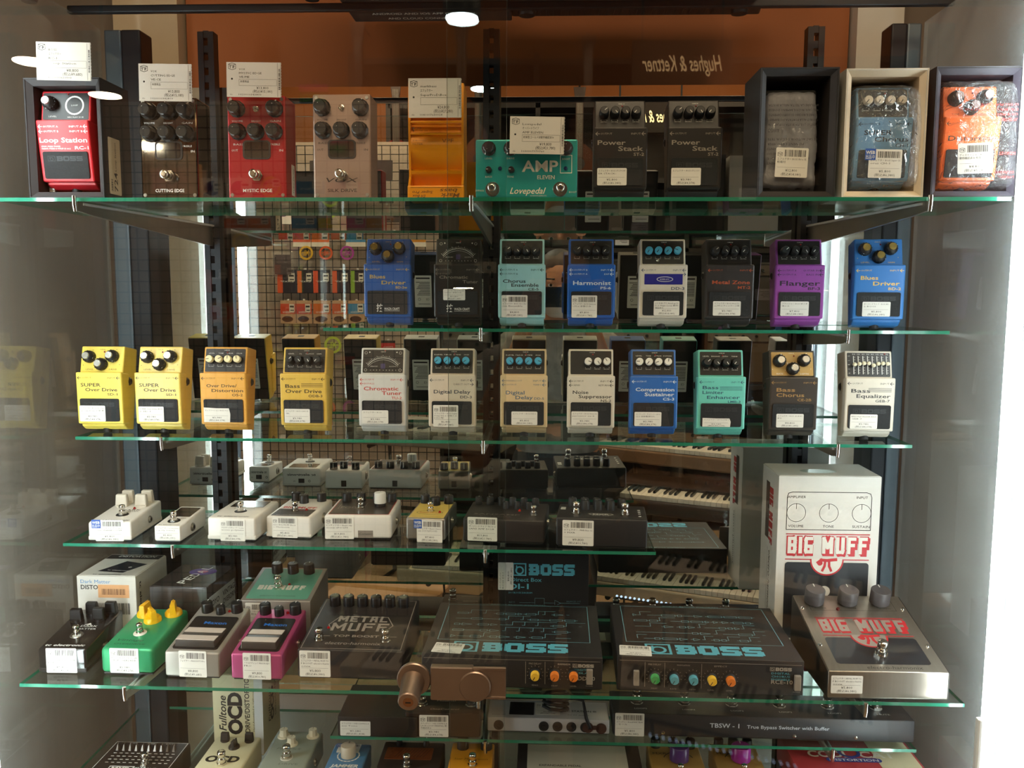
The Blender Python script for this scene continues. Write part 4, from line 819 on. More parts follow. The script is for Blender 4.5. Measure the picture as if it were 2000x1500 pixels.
mb = MB(); mb.T = f.T; mb.rrect(-f.w/2+6.5, f.w/2-6.5, 6.5, f.ls-6, .22, .35, 1.5); part('art_panel', mb, M('#26211f', .35), f.t)
letter(f, lambda k: (k.text('electro-harmonix', 6, 10, .4, 3, 62, 'C', shear=.15).text('POG', -24, 44, .4, 9, 26, 'C', bold=.02), k.line([(-40, 38), (-10, 38), (-10, 70), (-40, 70)], .8, .4, closed=True), k.line([(2, 30), (2, 78)], .6, .4)), M('#9a948a', .5))
for x, y in ((-36, 92), (-12, 92), (16, 92), (40, 92)): knob2(f.t, f.T, x, y, 0, 'cyl', M('#1b1a1b', .4), 0)
knob2(f.t, f.T, 26, 58, 6, 'cyl', M('#ece9e4', .4), 0, BLK, 1.25); mb = MB(); mb.T = f.T; mb.lathe([(9, .3), (9, 7)], 26, 58, 0, 24); part('knob_collar', mb, M('#2a2625', .4), f.t, soft=True)
footswitch(f.t, f.T, -4, 44, 0, None, 1.1); side_jack(f.t, 1, f.w/2, 50, 18); dcj(f)
flabel(f, -f.w/2+1, 1, 46, 36, ('ピッチシフター Electro Har', 'monix nPOG79'), 19800, 21780)
mb = MB(); mb.T = f.F; mb.rect(0, 24, 3, 15, .25); o = part('shop_sticker', mb, M('#8a8178', .6), f.t); k = MB(); k.T = f.F; k.text('(Corazón)', 1, 8, .3, 3.4, 22); part('print', k, INK, o)
f = flat('stomp_box', 'bare metal pedal with yellow face and three black knobs', (795, 1054), (868, 1060), 4, 1013, 108, M('#a09a92', .35, .8, scale=20), 38, 3)
mb = MB(); mb.T = f.T; mb.rrect(-28, 28, 4, f.ls-4, .05, .25, 1.5); part('face_plate', mb, M('#dfc163', .45), f.t)
letter(f, lambda k: (k.arc(0, 34, 21, 0, 360, .8, .3, 0, 30, 11), k.text('electro-harmonix', 0, 8, .3, 2.6, 46, 'C', shear=.1)), M('#3a2c20', .5)); letter(f, lambda k: k.text('Soul Food', 0, 31, .3, 7, 34, 'C', bold=.01), M('#c25a2a', .5), 'orange_lettering')
for x, y in ((-20, 94), (0, 82), (20, 94)): knob2(f.t, f.T, x, y, 0, 'cyl', M('#1b1a1b', .4), 0)
footswitch(f.t, f.T, 0, 40, 0); led(f, 16, 36); side_jack(f.t, 1, f.w/2, 60, 18); dcj(f)
flabel(f, -14, -2, 41, 36, ('エフェクター Electro Harmo', 'nix SOULFOOD'), 7800, 8580, web=True)
f = flat('stomp_box', 'brown-black pedal with six knobs and one footswitch', (905, 1058), (1063, 1066), 4, 1015, 105, M('#2a2422', .5, grain=.1), 40, 3)
for i in range(6): knob2(f.t, f.T, -52+i*19, 88, 0, 'small', BLK, 30*i, s=1.15)
for i in range(3): knob2(f.t, f.T, -4+i*19, 66, 0, 'small', BLK, 60*i, s=1.0)
footswitch(f.t, f.T, 45, 26, 0); led(f, 20, 52, '#c02a18')
letter(f, lambda k: k.text('SANSAMP', -14, 24, .1, 7, 74, 'C', bold=.02).text('BASS DRIVER', -14, 14, .1, 3, 50, 'C'), M('#6a5f58', .4), )
flabel(f, -57, 3, 47, 38, ('オーバードライブ TECH 21', 'SANS AMP DI-LR'), 19800, 21780); side_jack(f.t, 1, f.w/2, 60, 20)
f = flat('stomp_box', 'black pedal with two footswitches and an oval white logo', (1086, 1067), (1264, 1076), 4, 1013, 105, M('#232020', .5, grain=.1), 42, 3)
for i in range(5): knob2(f.t, f.T, -48+i*20, 86, 0, 'small', BLK, 30*i, s=1.35)
for i in range(3): knob2(f.t, f.T, -26+i*20, 66, 0, 'small', BLK, 50*i, s=1.35)
for x in (-40, 36): footswitch(f.t, f.T, x, 24, 0, None, 1.2)
letter(f, lambda k: (k.line([(-16, 25), (14, 25), (18, 30), (14, 35), (-16, 35), (-20, 30)], 1, .1, closed=True), k.text('MXR', -1, 27.5, .1, 5, 26, 'C', bold=.03), k.text('bass d.i.+', -1, 19, .1, 3, 26, 'C'), [k.rect(57, 61, y, y+5, .1) for y in (20, 38, 52, 66)], k.rect(-66, -58, 60, 68, .1), k.rect(-66, -58, 72, 78, .1)), INKW)
flabel(f, -f.w/2+10, 3, 48, 40, ('エフェクター - MXR Bass d.i', '+ MXR'), 9800, 10780); side_jack(f.t, 1, f.w/2, 60, 20); side_jack(f.t, -1, f.w/2, 60, 20)

# ------------------------------------------------------------------ half-rack shelf, front row
f = flat('stomp_box', 'glossy black pedal with black block knobs and white lettering', (76, 1315), (170, 1316), 5, 1268, 120, M('#1d1b1a', .25, grain=.08, coat=.4), 54, 4)
part('base_band', MB().box(-f.w/2-.4, f.w/2+.4, -.4, f.l, 2, 9, 2), M('#26211f', .3), f.t)
for x, y in ((-20, 84), (14, 88), (-6, 106), (24, 108)): knob2(f.t, f.T, x, y, 0, 'block', M('#1a1817', .35), 0, s=1.35)
footswitch(f.t, f.T, 2, 40, 0, STEEL); letter(f, lambda k: k.text('tc electronic', 0, 8, .1, 5.4, 60, 'C', bold=.02, shear=.15).text('DARK', 8, 64, .1, 5, 26, 'C').text('MATTER', 8, 56, .1, 4, 30, 'C').poly([(-2, 70), (10, 70), (6, 76)], .1), INKW); side_jack(f.t, 1, f.w/2, 60, 18)
flabel(f, -24, 1, 46, 38, ('ディストーション t.c.elect', 'ronic DARK MATTER 備', '動作確認済み'), 5800, 6380)
f = flat('stomp_box', 'metallic green pedal with three yellow knobs', (198, 1317), (301, 1320), 5, 1268, 124, M('#349a68', .28, .35, grain=.05), 56, 6)
for x, y, a_ in ((-20, 102, 0), (0, 84, 40), (24, 106, 20)): knob2(f.t, f.T, x, y, 0, 'pointer', M('#f0b81c', .35), a_, M('#d89a10', .4), 1.5)
footswitch(f.t, f.T, -2, 46, 0, M('#d8d4c8', .4)); letter(f, lambda k: k.text('Vintage', -6, 22, .1, 6, 40, 'C', shear=.3).text('OVERDRIVE', -2, 12, .1, 4, 48, 'C', shear=.2), M('#12402a', .4))
flabel(f, -26, 3, 44, 38, ('オーバードライブ JOYO VIN', 'TAGE OVERDRIVE'), 2980, 3278)
def maxon(bl, br, yft, col, label, lines, p, t):
    f = flat('stomp_box', label, bl, br, 5, yft, 124, M(col, .35, .35, grain=.04), 62, 3, group='wedge pedals with striped foot plates'); a = f.w/2
    mb = MB(); mb.T = f.T; mb.rrect(-a+7, a-7, 8, 96, .05, 1.2, 5); part('inset', mb, M('#1e1c1b', .35), f.t)
    mb = MB(); mb.T = f.T; mb.loft([(-a+11, 11, 1.2), (a-11, 11, 1.2), (a-11, 60, 1.2), (-a+11, 60, 1.2)], [(-a+12, 13, 12), (a-12, 13, 12), (a-13, 60, 4), (-a+13, 60, 4)], 1.2); part('foot_plate', mb, M('#4a4642', .35, .3), f.t)
    th = math.atan2(-8, 47)
    for y0, y1 in ((14, 30), (42, 58)):
        mb = MB(); mb.T = f.T @ frame((0, 13, 12.2), (1, 0, 0), (0, math.cos(th), math.sin(th))); mb.box(-a+12.5, a-12.5, y0-13, y1-13, 0, .8); part('metal_strip', mb, M('#d2c3b8', .45, .15, scale=30), f.t)
    letter(f, lambda k: k.text('Maxon', 4, 74, 1.3, 7, 36, 'C', bold=.02), M('#2668b8', .4))
    for x, y in ((-24, 113), (0, 108), (24, 115)): knob2(f.t, f.T, x, y, 0, 'cyl', M('#1c1b1b', .35), 0, s=1.15 if x else .95)
    led(f, 12, 113); side_jack(f.t, 1, a, 80, 24); flabel(f, -20, 2, 42, 40, lines, p, t); return f
maxon((323, 1323), (430, 1327), 1275, '#9a948c', 'grey metal wedge pedal with striped foot plate', ('フェイザー - MAXON PT-9Pro', ''), 8800, 9680)
maxon((452, 1328), (551, 1331), 1279, '#b04a78', 'magenta wedge pedal with striped foot plate', ('アナログディレイ MAXON AD9', 'PRO'), 9800, 10780)
f = flat('stomp_box', 'wide black pedal with six knobs and a white outlined frame', (582, 1325), (787, 1330), 5, 1271, 160, M('#262120', .45, grain=.08), 64, 2); a = f.w/2; L = f.ls
letter(f, lambda k: (k.line([(-a+4, 4), (a-4, 4), (a-4, L-6), (-a+4, L-6)], 1.0, .1, closed=True), k.line([(-a+34, 62), (-a+28, 74), (-a+40, 100), (a-40, 100), (a-28, 74), (a-34, 62)], 1.4, .1), k.block('METAL', 0, 84, 78, 18, 4, .12), k.block('MUFF', 0, 56, 88, 24, 4.6, .12), k.text('TOP BOOST', 0, 38, .12, 6, 70, 'C', bold=.02), k.rect(-62, -40, 40, 41, .1), k.rect(40, 62, 40, 41, .1), k.text('electro-harmonix', 0, 16, .12, 8, 84, 'C', shear=.1)), M('#8f857c', .5))
for i in range(6): knob2(f.t, f.T, -a+22+i*(f.w-44)/5, L-22, 0, 'cyl', M('#1a1819', .3), 0, s=1.15)
for x in (-a+26, a-30): footswitch(f.t, f.T, x, 26, 0, None, 1.25)
led(f, -a+30, 64); flabel(f, -a+3, 3, 46, 40, ('エフェクター METAL MUFF TO', 'P BOOST electro-harm', 'onix'), 5800, 6380)
def half_rack(bl, br, yft, l, label, code, nm, knobs, lab_, diagram_seed, power_x, left_lab):
    f = flat('half_rack_unit', label, bl, br, 5, yft, l, M('#272322', .5, grain=.08, scale=200), None, 1.0, cat='effects unit', group='half-rack effects units'); a = f.w/2; L = f.l
    cy = M('#5cb0c4', .5); gr = M('#6ea6b4', .5)
    letter(f, lambda k: boss_logo(k, -a+44, 12, 168, 32, .1), cy, 'logo')
    r_ = random.Random(diagram_seed)
    def dia(k):
        k.line([(-a+16, 52), (a-16, 52), (a-16, L-8), (-a+16, L-8)], .9, .1, closed=True); k.text(nm+' BLOCK DIAGRAM', 0, L-6, .1, 3, 90, 'C')
        for row in range(5):
            y = 66+row*(L-88)/5; x = -a+34
            while x < a-46:
                w_ = r_.uniform(6, 22); q = r_.random()
                if q < .35: k.line([(x, y-3), (x+w_, y-3), (x+w_, y+3), (x, y+3)], .8, .1, closed=True)
                elif q < .55: k.line([(x, y-4), (x, y+4), (x+w_*.7, y)], .8, .1, closed=True)
                elif q < .8: k.line([(x, y), (x+w_, y)], .8, .1)
                else: k.line([(x, y), (x, y+14), (x+w_*1.5, y+14)], .8, .1)
                x += w_; k.line([(x, y), (x+4, y)], .8, .1); x += 4
    letter(f, dia, gr, 'block_diagram')
    F = front(-.3); k = MB(); k.T = F; H = f.h
    k.rect(-a+3, a-3, H-6.2, H-5.8, .1)
    k.text('POWER', power_x, 6, .1, 2, 10, 'C')
    x0 = knobs[0][0]-14
    for (x, c, ttl) in knobs:
        for j in range(11): a_ = R(225-27*j); k.line([(x+10.5*math.cos(a_), 24+10.5*math.sin(a_)), (x+12*math.cos(a_), 24+12*math.sin(a_))], .5, .1)
        k.text(ttl, x, 5, .1, 2, 9, 'C')
    for s_, x in (('PRE DELAY', knobs[0][0]), ('MODULATION', (knobs[1][0]+knobs[min(2, len(knobs)-1)][0])/2), ('EFFECT', (knobs[-1][0]+knobs[-2][0])/2)): k.text(s_, x, H-12, .1, 2.2, 18, 'C')
    for x in (knobs[0][0]-14, knobs[0][0]+14, knobs[-2][0]-14): k.rect(x, x+.5, 8, H-8, .1)
    boss_logo(k, left_lab, H-15, 30, 5, .1); k.text(code, left_lab+2, H-34, .1, 5.5, 30, bold=.01); part('front_lettering', k, M('#a59c92', .5), f.t)
    k = MB(); k.T = F
    for i, s_ in enumerate(lab_): k.text(s_, left_lab+2, H-20-i*4.6, .1, 2.8, 26)
    part('cyan_lettering', k, cy, f.t)
    for (x, c, ttl) in knobs:
        o = inst('knob', 'hr_knob', lambda: MB().lathe([(8, 0), (8, 4), (7, 5)], n=24, mi=1).lathe([(6.4, 5), (6.1, 13), (5.6, 13.6)], n=24).rect(-.5, .5, 0, 5.4, 13.7, 1), [M(c, .4), BLK], f.t); o.matrix_local = scaled(frame((x, 0, 24), (1, 0, 0), (0, 0, 1)) @ rotz(150))
    mb = MB(); mb.T = front(0); mb.box(power_x-4.5, power_x+4.5, 11, 33, 0, 6, 1); part('power_button', mb, M('#8e857b', .4), f.t)
    for sx in (-1, 1): part('foot', MB().lathe([(5, -0), (5, 2.4)], sx*(a-14), 14, 0, 12), BLK, f.t)
    return f
f = half_rack((824, 1340), (1176, 1350), 1281, 205, 'black half-rack unit with one yellow and two orange knobs', 'RDD-20', 'RDD-20', [(34, '#e8b83a', 'FEEDBACK'), (62, '#e07a28', 'DELAY'), (89, '#e07a28', 'LEVEL')], ('DIGITAL', 'DELAY'), 3, 112, 88)
price_label(f.t, f.T, -118, 6, 44, 34, ('エフェクター BOSS RDD-20', ''), yen(7800), yen(8580), ang=-6)
f = half_rack((1205, 1350), (1568, 1362), 1287, 205, 'black half-rack unit with green, blue, yellow and orange knobs', 'RCE-10', 'RCE-10', [(-78, '#3a9a52', 'DELAY'), (-51, '#5a9fae', 'RATE'), (-24, '#5a9fae', 'DEPTH'), (2, '#e8b83a', 'E.LEVEL'), (28, '#e07a28', 'LEVEL')], ('DIGITAL', 'CHORUS', 'ENSEMBLE'), 8, 122, 84)
mb = MB(); mb.T = front(0); mb.box(-108, -100, 11, 33, 0, 6, 1); part('effect_button', mb, M('#8e857b', .4), f.t)
price_label(f.t, f.T, -128, 4, 46, 34, ('エフェクター BOSS RCE-10 箱', ''), yen(7800), yen(8580), ang=-3)
f = flat('stomp_box', 'large bare-metal wedge pedal with red lettering and three big knobs', (1616, 1366), (1851, 1370), 5, 1313, 176, M('#a69c90', .32, .85, grain=.06, scale=8, stretch=(40, 1, 1)), 88, 1.6); a = f.w/2; L = f.ls
for s_ in (-1, 1): part('side_plate', MB().loft([(s_*(a+.3), 1, 2), (s_*(a+.3), f.l-1, 2), (s_*(a+.3), f.l-1, f.hb-1), (s_*(a+.3), 1, f.h-1)], [(s_*(a+1), 1, 2), (s_*(a+1), f.l-1, 2), (s_*(a+1), f.l-1, f.hb-1), (s_*(a+1), 1, f.h-1)]), M('#2a2826', .5), f.t)
def muff_art(k, w, y0, sc, z, red, blk, wht):
    """red lettering, rules and pi drop over a black field; k uses materials 0 red, 1 black, 2 white"""
    k.rrect(-w/2, w/2, y0, y0+58*sc, z, z+.15, 5, 1)
    k.rect(-w/2, w/2, y0+62*sc, y0+63.6*sc, z+.1, 0).rect(-w/2, w/2, y0+104*sc, y0+105.6*sc, z+.1, 0)
    k.add([(27*sc*math.cos(R(180+180*i/20)), y0+62*sc+26*sc*math.sin(R(180+180*i/20)), z+.22) for i in range(21)], [tuple(range(21))], 0)
    k.add([(24.5*sc*math.cos(R(180+180*i/20)), y0+62*sc+23.5*sc*math.sin(R(180+180*i/20)), z+.3) for i in range(21)], [tuple(range(21))], 2)
    k.rect(-24.5*sc, 24.5*sc, y0+60*sc, y0+64.5*sc, z+.3, 2)
    zz = z+.38
    k.line([(-14*sc, y0+58*sc), (-9*sc, y0+62*sc), (0, y0+61.5*sc), (14*sc, y0+63*sc)], 5*sc, zz, 0); k.disc(-11*sc, y0+57*sc, zz, 4.4*sc, 14)
    k.line([(-2.5*sc, y0+61*sc), (-3.5*sc, y0+52*sc), (-6.5*sc, y0+45*sc)], 4*sc, zz, 0); k.line([(3.5*sc, y0+61*sc), (4*sc, y0+52*sc), (7*sc, y0+45*sc)], 4*sc, zz, 0)
    k.block('BIG MUFF', 1.5*sc, y0+68.5*sc, w*.99, 31*sc, 10*sc, z+.1, 0); k.block('BIG MUFF', 0, y0+71*sc, w*.98, 31*sc, 9.4*sc, z+.2, 0); k.block('BIG MUFF', 0, y0+72.6*sc, w*.95, 27.8*sc, 5.6*sc, z+.3, 2)
k = MB(); k.T = f.T; muff_art(k, f.w-34, 16, (L-70)/110, .1, 0, 1, 2); part('artwork', k, [M('#b8242c', .45), M('#22252a', .3, coat=.4), M('#b9aea2', .4, .6)], f.t)
k = MB(); k.T = f.T; k.line([(-a+18, L-8), (-a+18, L-40), (a-18, L-40), (a-18, L-8)], .7, .15).text('VOLUME', -50, L-36, .15, 3, 18, 'C').text('TONE', 0, L-36, .15, 3, 12, 'C').text('SUSTAIN', 50, L-36, .15, 3, 18, 'C').text('electro-harmonix', 12, 6, .15, 6.5, 78, 'C', shear=.15); part('lettering', k, M('#4a443e', .5), f.t)
for x in (-56, -4, 46): knob2(f.t, f.T, x, L-20, 3, 'wide', M('#4a4648', .45), 0, s=1.25)
footswitch(f.t, f.T, 2, 36, 0, None, 1.5)
mb = MB(); mb.T = f.T
for sx in (-1, 1):
    for y in (58, L-34): mb.lathe([(3.4, 0), (2.8, 1.6), (1, 2.2)], sx*(a-6), y, 0, 14)
part('corner_screw', mb, CHROME, f.t, soft=True)
mb = MB(); mb.T = f.T; mb.lathe([(3, 0), (3, 1.5), (2.2, 3)], -24, L-38, 0, 14); part('indicator_light', mb, M('#5a1c18', .3), f.t, soft=True)
price_label(f.t, f.F @ Matrix.Translation((0, 0, .2)), -a+4, 9, 44, 26, ('エフェクター METAL MUFF TO', 'P BOOST electro-harm', 'onix'), yen(5800), yen(6380), code=False)
mb = MB().box(-a+10, a-10, .5, f.l-4, .4, 2.2); 
# ------------------------------------------------------------------ half-rack shelf, back row
S5Z = CZ+SH[5][0]
def carton(name, label, px0, px1, pyt, Y, yb, zb, mat, yaw=0, cat='carton', seam=True):
    A = hy(px0, pyt, Y); B = hy(px1, pyt, Y); h = (A.z+B.z)/2-zb; w = (B.x-A.x)*1000; d = (yb-Y)*1000; h *= 1000
    t = thing(name, label, cat, ((A.x+B.x)/2, Y, zb+.0004), (0, 0, yaw)); a = w/2
    mb = MB().loft([(-a, 0, 0), (a, 0, 0), (a, d, 0), (-a, d, 0)], [(-a-.4, -.4, h), (a+.4, -.3, h), (a, d, h-.8), (-a, d, h-.5)], .7); part('body', mb, mat, t)
    if seam: part('lid_flap', MB().box(-a+1, a-1, 1.5, d-2, h, h+.9, .3), mat, t)
    return t, w, d, h
t, w, d, h = carton('pedal_box', 'white cardboard box with orange sticker and a dark pedal printed on top', 150, 264, 1126, 1.325, 1.44, S5Z, M('#d9d4cb', .7, grain=.04))
k = MB(); k.T = top(h+1.0); k.poly([(-26, 22), (20, 16), (40, 62), (-2, 76)], .02); k.text('tc electronic', -2, 5, .02, 4.4, 48, 'C', bold=.02); part('top_print', k, M('#262a35', .4), t)
k = MB(); k.T = top(h+1.0) @ rotz(-6); k.text('tc electronic', 4, 26, .06, 4, 38, 'C', bold=.02).disc(14, 46, .06, 3); part('picture_lettering', k, INKW, t)
k = MB(); k.T = top(h+1.0); k.rect(-w/2+2, w/2-2, 88, d-4, .02); part('top_band', k, M('#2c2a2a', .5), t); k = MB(); k.T = top(h+1.1); k.text('DISTORTION', 4, 98, .02, 9, 66, 'C', bold=.02, shear=.2); part('band_lettering', k, INKW, t)
k = MB(); k.T = front(-.5); k.text('DISTORTION', -w/2+6, h-22, .05, 7, 60, bold=.02); barcode(k, -w/2+14, -w/2+44, h-64, h-45, .05); barcode(k, 8, 38, h-64, h-45, .05); part('front_print', k, INK, t)
k = MB(); k.T = front(-.5); k.text('Dark Matter', -w/2+6, h-12, .05, 6, 50); part('blue_lettering', k, M('#4a86c0', .5), t)
k = MB(); k.T = front(-.6); k.rect(-14, 38, h-36, h-14, .1); o = part('price_sticker', k, M('#e0a878', .7), t); k = MB(); k.T = front(-.6); barcode(k, -8, 32, h-31, h-21, .16); part('print', k, M('#6a4630', .6), o)
k = MB(); k.T = rightp(w/2+.5) @ rotz(-90); k.text('tc electronic', -h+12, 12, .05, 7, h-22, bold=.02); part('side_print', k, INK, t)
t, w, d, h = carton('pedal_box', 'dark glossy pedal box with purple flare lying beside the white box', 291, 405, 1148, 1.325, 1.44, S5Z, M('#3a3431', .25, grain=.06, coat=.3), -3)
k = MB(); k.T = top(h+1.0)
for r_, c_ in ((18, 0),): k.add([(6+r_*1.3*math.cos(2*math.pi*i/24), 78+r_*math.sin(2*math.pi*i/24), .02) for i in range(24)], [tuple(range(24))], 0)
k.add([(6+9*math.cos(2*math.pi*i/20), 78+7*math.sin(2*math.pi*i/20), .06) for i in range(20)], [tuple(range(20))], 1); part('flare_print', k, [M('#5a3a8c', .4, grain=.3, scale=80), M('#c8507a', .4, grain=.3)], t)
k = MB(); k.T = top(h+1.0) @ Matrix.Translation((-8, 18, 0)) @ rotz(78)
for i, c_ in enumerate('PEDAL'): k.text(c_, i*18, -10+i*1.5, .1, 15, 14, bold=.01)
part('top_lettering', k, INKW, t)
k = MB(); k.T = rightp(w/2+.4); k.rect(6, d-8, h-70, h-18, .05); o = part('side_panel', k, M('#b4babd', .5), t); k = MB(); k.T = rightp(w/2+.4); k.text('JOYO', 12, h-36, .1, 9, 32, bold=.02).text('JF-01', 16, h-50, .1, 5, 22).text('VINTAGE', 58, h-34, .1, 9, 54, bold=.02).text('OVERDRIVE', 58, h-48, .1, 9, 58, bold=.02).text('Tube amp tone', 58, h-58, .1, 4, 44); part('print', k, INK, o)
# green-faced pedal behind
A = hy(468, 1168, 1.325); B = hy(606, 1168, 1.325); f = Flat(); f.w = (B.x-A.x)*1000; f.h = (A.z-S5Z)*1000-4; f.hb = f.h+18; f.l = 115
f.t = thing('stomp_box', 'grey metal pedal with a green face and black knobs behind the magenta pedal', 'guitar pedal', ((A.x+B.x)/2, 1.325, S5Z+.0004)); a = f.w/2
part('body', MB().loft([(-a, 0, 2), (a, 0, 2), (a, f.l, 2), (-a, f.l, 2)], [(-a, 0, f.h), (a, 0, f.h), (a, f.l, f.hb), (-a, f.l, f.hb)], 2), M('#8f8780', .45, .4), f.t, soft=True); part('base_plate', MB().box(-a+3, a-3, 3, f.l-3, 0, 2), BLK, f.t)
th = math.atan2(18, f.l); f.T = frame((0, 0, f.h), (1, 0, 0), (0, math.cos(th), math.sin(th))); f.F = front(0); L = f.ls = f.l/math.cos(th)
mb = MB(); mb.T = f.T; mb.rrect(-a+7, a-7, 6, L-6, .05, .3, 4); part('face_plate', mb, M('#5b9a84', .45), f.t)
letter(f, lambda k: k.block('BIG MUFF', -2, 36, 80, 15, 4, .4), M('#d5cfc4', .5)); letter(f, lambda k: k.text('electro-harmonix', 0, 14, .4, 4, 60, 'C', shear=.15), M('#2d4a40', .5), 'dark_lettering')
for x in (-26, 2, 30): knob2(f.t, f.T, x, L-18, 0, 'cyl', M('#1b1a1b', .35), 0, s=1.2)
footswitch(f.t, f.T, -8, 44, 0, None, 1.3); led(f, 8, 54); side_jack(f.t, 1, a, 60, 26, 9)
flabel(f, -a+9, f.h-42, 40, 38, ('エフェクター Electro Harmo', 'nix BIG MUFF π'), 8800, 9680)
# black carton standing upright
t, w, d, h = carton('pedal_box', 'black upright carton with light blue print behind the half-rack units', 973, 1150, 1084, 1.40, 1.44, S5Z, M('#211e1e', .55, grain=.06))
k = MB(); k.T = front(-.5); boss_logo(k, -w/2+26, h-36, 104, 20, .1); k.text('Direct Box', -w/2+22, h-47, .1, 6.5, 52, bold=.01).text('DI-1', -w/2+18, h-60, .1, 9, 34, bold=.02).text('DI-1 BLOCK DIAGRAM', -w/2+18, h-68, .1, 2.6, 40); part('print', k, CYAN, t)
k = MB(); k.T = front(-.5); k.line([(-40, h-84), (-14, h-84), (-14, h-76), (2, h-76), (2, h-90), (-14, h-90), (-14, h-84)], .7, .1).line([(2, h-84), (20, h-84), (20, h-79), (30, h-84), (20, h-89), (20, h-84)], .7, .1).line([(30, h-84), (62, h-84)], .7, .1).text('INPUT', -58, h-85, .1, 2.6).text('BALANCED OUT', 40, h-82, .1, 2.6, 24); part('diagram', k, M('#5f7f88', .5), t)
P = frame((-w/2+6, -1.0, h-62), (0, 0, 1), (-1, 0, 0)); price_label(t, P @ Matrix.Translation((0, -20, 0)), 0, 0, 48, 26, ('ダイレクトボックス', 'BOSS DI-1'), yen(4800), yen(5280), code=False)
# tall white box
t, w, d, h = carton('pedal_box', 'tall white box with red lettering behind the large metal pedal', 1522, 1722, 931, 1.36, 1.46, S5Z, M('#dcd9d3', .6, grain=.03), 0)
FW = front(-.6); k = MB(); k.T = FW; y1 = h-26; y0 = h-88; x = w/2-14
k.line([(-x, y0), (x, y0), (x, y1-8), (x-2, y1-2), (x-8, y1), (-x+8, y1), (-x+2, y1-2), (-x, y1-8)], 1.0, .1, closed=True)
for cx_, n1, n2 in ((-52, 'AMPLIFIER', 'VOLUME'), (0, '', 'TONE'), (52, 'INPUT', 'SUSTAIN')):
    k.arc(cx_, y0+28, 15, 0, 360, .7, .1).rect(cx_-.4, cx_+.4, y0+34, y0+43, .1); k.text(n2, cx_, y0+4, .1, 4, 4+len(n2)*3.4, 'C')
    if n1: k.text(n1, cx_, y0+52, .1, 4, 4+len(n1)*2.8, 'C')
part('panel_print', k, INK, t)
k = MB(); k.T = FW @ Matrix.Translation((0, y0-112, 0)); muff_art(k, 2*x, 0, 1.0, .1, 0, 1, 2); k.rect(-x, x, -70, 6, .1, 1); k.disc(-2, (hy(1612, 1155, 1.36).z-S5Z)*1000-(y0-112), .5, 9, 24, 2); part('artwork', k, [M('#c22a32', .5), M('#26282c', .5), M('#e6e2da', .6)], t)
k = MB(); k.T = leftp(-w/2-.5, d, 0) @ Matrix.Translation((d*.62, h-30, 0)) @ rotz(-90); k.block('BIG MUFF', 46, -12, 96, 22, 5.5, .1); part('side_red_print', k, M('#b8343a', .5), t)
k = MB(); k.T = leftp(-w/2-.5, d, 0) @ Matrix.Translation((d*.62, h-136, 0)) @ rotz(-90); k.text('electro-harmonix', 0, -8, .1, 11, 110, shear=.2).rect(-4, 112, -16, -15, .1); k.T = leftp(-w/2-.5, d, 0); k.rect(d*.28, d*.5, h-118, h-22, .06); part('side_dark_print', k, M('#4a4440', .5), t)
k = MB(); k.T = top(h+1.0); k.add([(-8+30*math.cos(2*math.pi*i/28), 36+16*math.sin(2*math.pi*i/28), .02) for i in range(28)], [tuple(range(28))]); part('round_sticker', k, M('#9fb0a6', .35), t)

# ------------------------------------------------------------------ switcher shelf
f = flat('pedal_box', 'flat black carton with a small sticker at the end of the switcher shelf', (660, 1440), (815, 1443), 6, 1401, 110, M('#27211e', .5, grain=.08), None, 1, cat='carton')
flabel(f, -f.w/2+4, 3, 48, 24, ('エフェクター ONE CONTROL B', 'ass Tone'), 1280, 1408, code=False)
f = flat('loop_switcher', 'small dark brown switcher with two chrome footswitches', (792, 1441), (938, 1443), 6, 1393, 80, M('#2a1f1b', .4, .2), None, 2, cat='guitar pedal'); a = f.w/2
for x in (-a+22, a-16): footswitch(f.t, f.T, x, 30, 0, CHROME, 1.4)
letter(f, lambda k: k.text('BLACK LOOP', 0, 50, .1, 6, 50, 'C').text('Minimal', 2, 38, .1, 5, 30, 'C').text('OneControl', 2, 10, .1, 5, 46, 'C', shear=.15), M('#b9a494', .5))
flabel(f, -a+22, 2, 46, 36, ('スイッチャー ONE CONTROL B', 'LACK LOOP MINIMAL 動', '作確認済み'), 3980, 4378); side_jack(f.t, 1, a, 40, 18, 8); side_jack(f.t, -1, a, 40, 18, 8)
f = flat('power_supply', 'silver-grey power supply with a row of round black sockets', (952, 1430), (1190, 1437), 6, 1404, 60, M('#c2c2ca', .4, .1), None, 2, cat='power supply'); a = f.w/2
mb = MB(); mb.T = f.T; mb.rrect(-a+34, -a+74, 10, 52, .05, .4, 1); part('black_window', mb, M('#1c1a1c', .2), f.t)
letter(f, lambda k: k.text('AC/DC STATION III', 44, 24, .1, 5, 66, 'C', bold=.02).text('for 9V devices', 48, 12, .1, 3, 34, 'C').text('DC IN 15V', -a+18, 8, .1, 3, 22, 'C'), INK)
for i, x in enumerate((-a+18, -a+90, -a+112, -a+134, -a+156)):
    mb = MB(); mb.T = front(0, x, f.h/2); mb.lathe([(8, 0), (8, 1.5), (5, 1.8), (5, .6), (2, .6), (1.6, 1.8)], n=20); part('socket', mb, M('#262223', .5), f.t, soft=True)
mb = MB(); mb.T = front(0, a-24, f.h/2); mb.lathe([(8.5, 0), (8.5, 2)], -10, 0, 0, 20).lathe([(8.5, 0), (8.5, 2)], 11, -1, 0, 20).box(-8, 8, -3, 3, 0, 2); part('socket_cover', mb, M('#4a302a', .5), f.t)
price_label(f.t, f.T, -a+76, 12, 40, 40, ('DC STATION', ''), yen(2980), yen(3278))
c0 = f.t.location; mb = MB(); pts = [(20, 6, 4), (18, 0, 2), (16, -2, -8)]
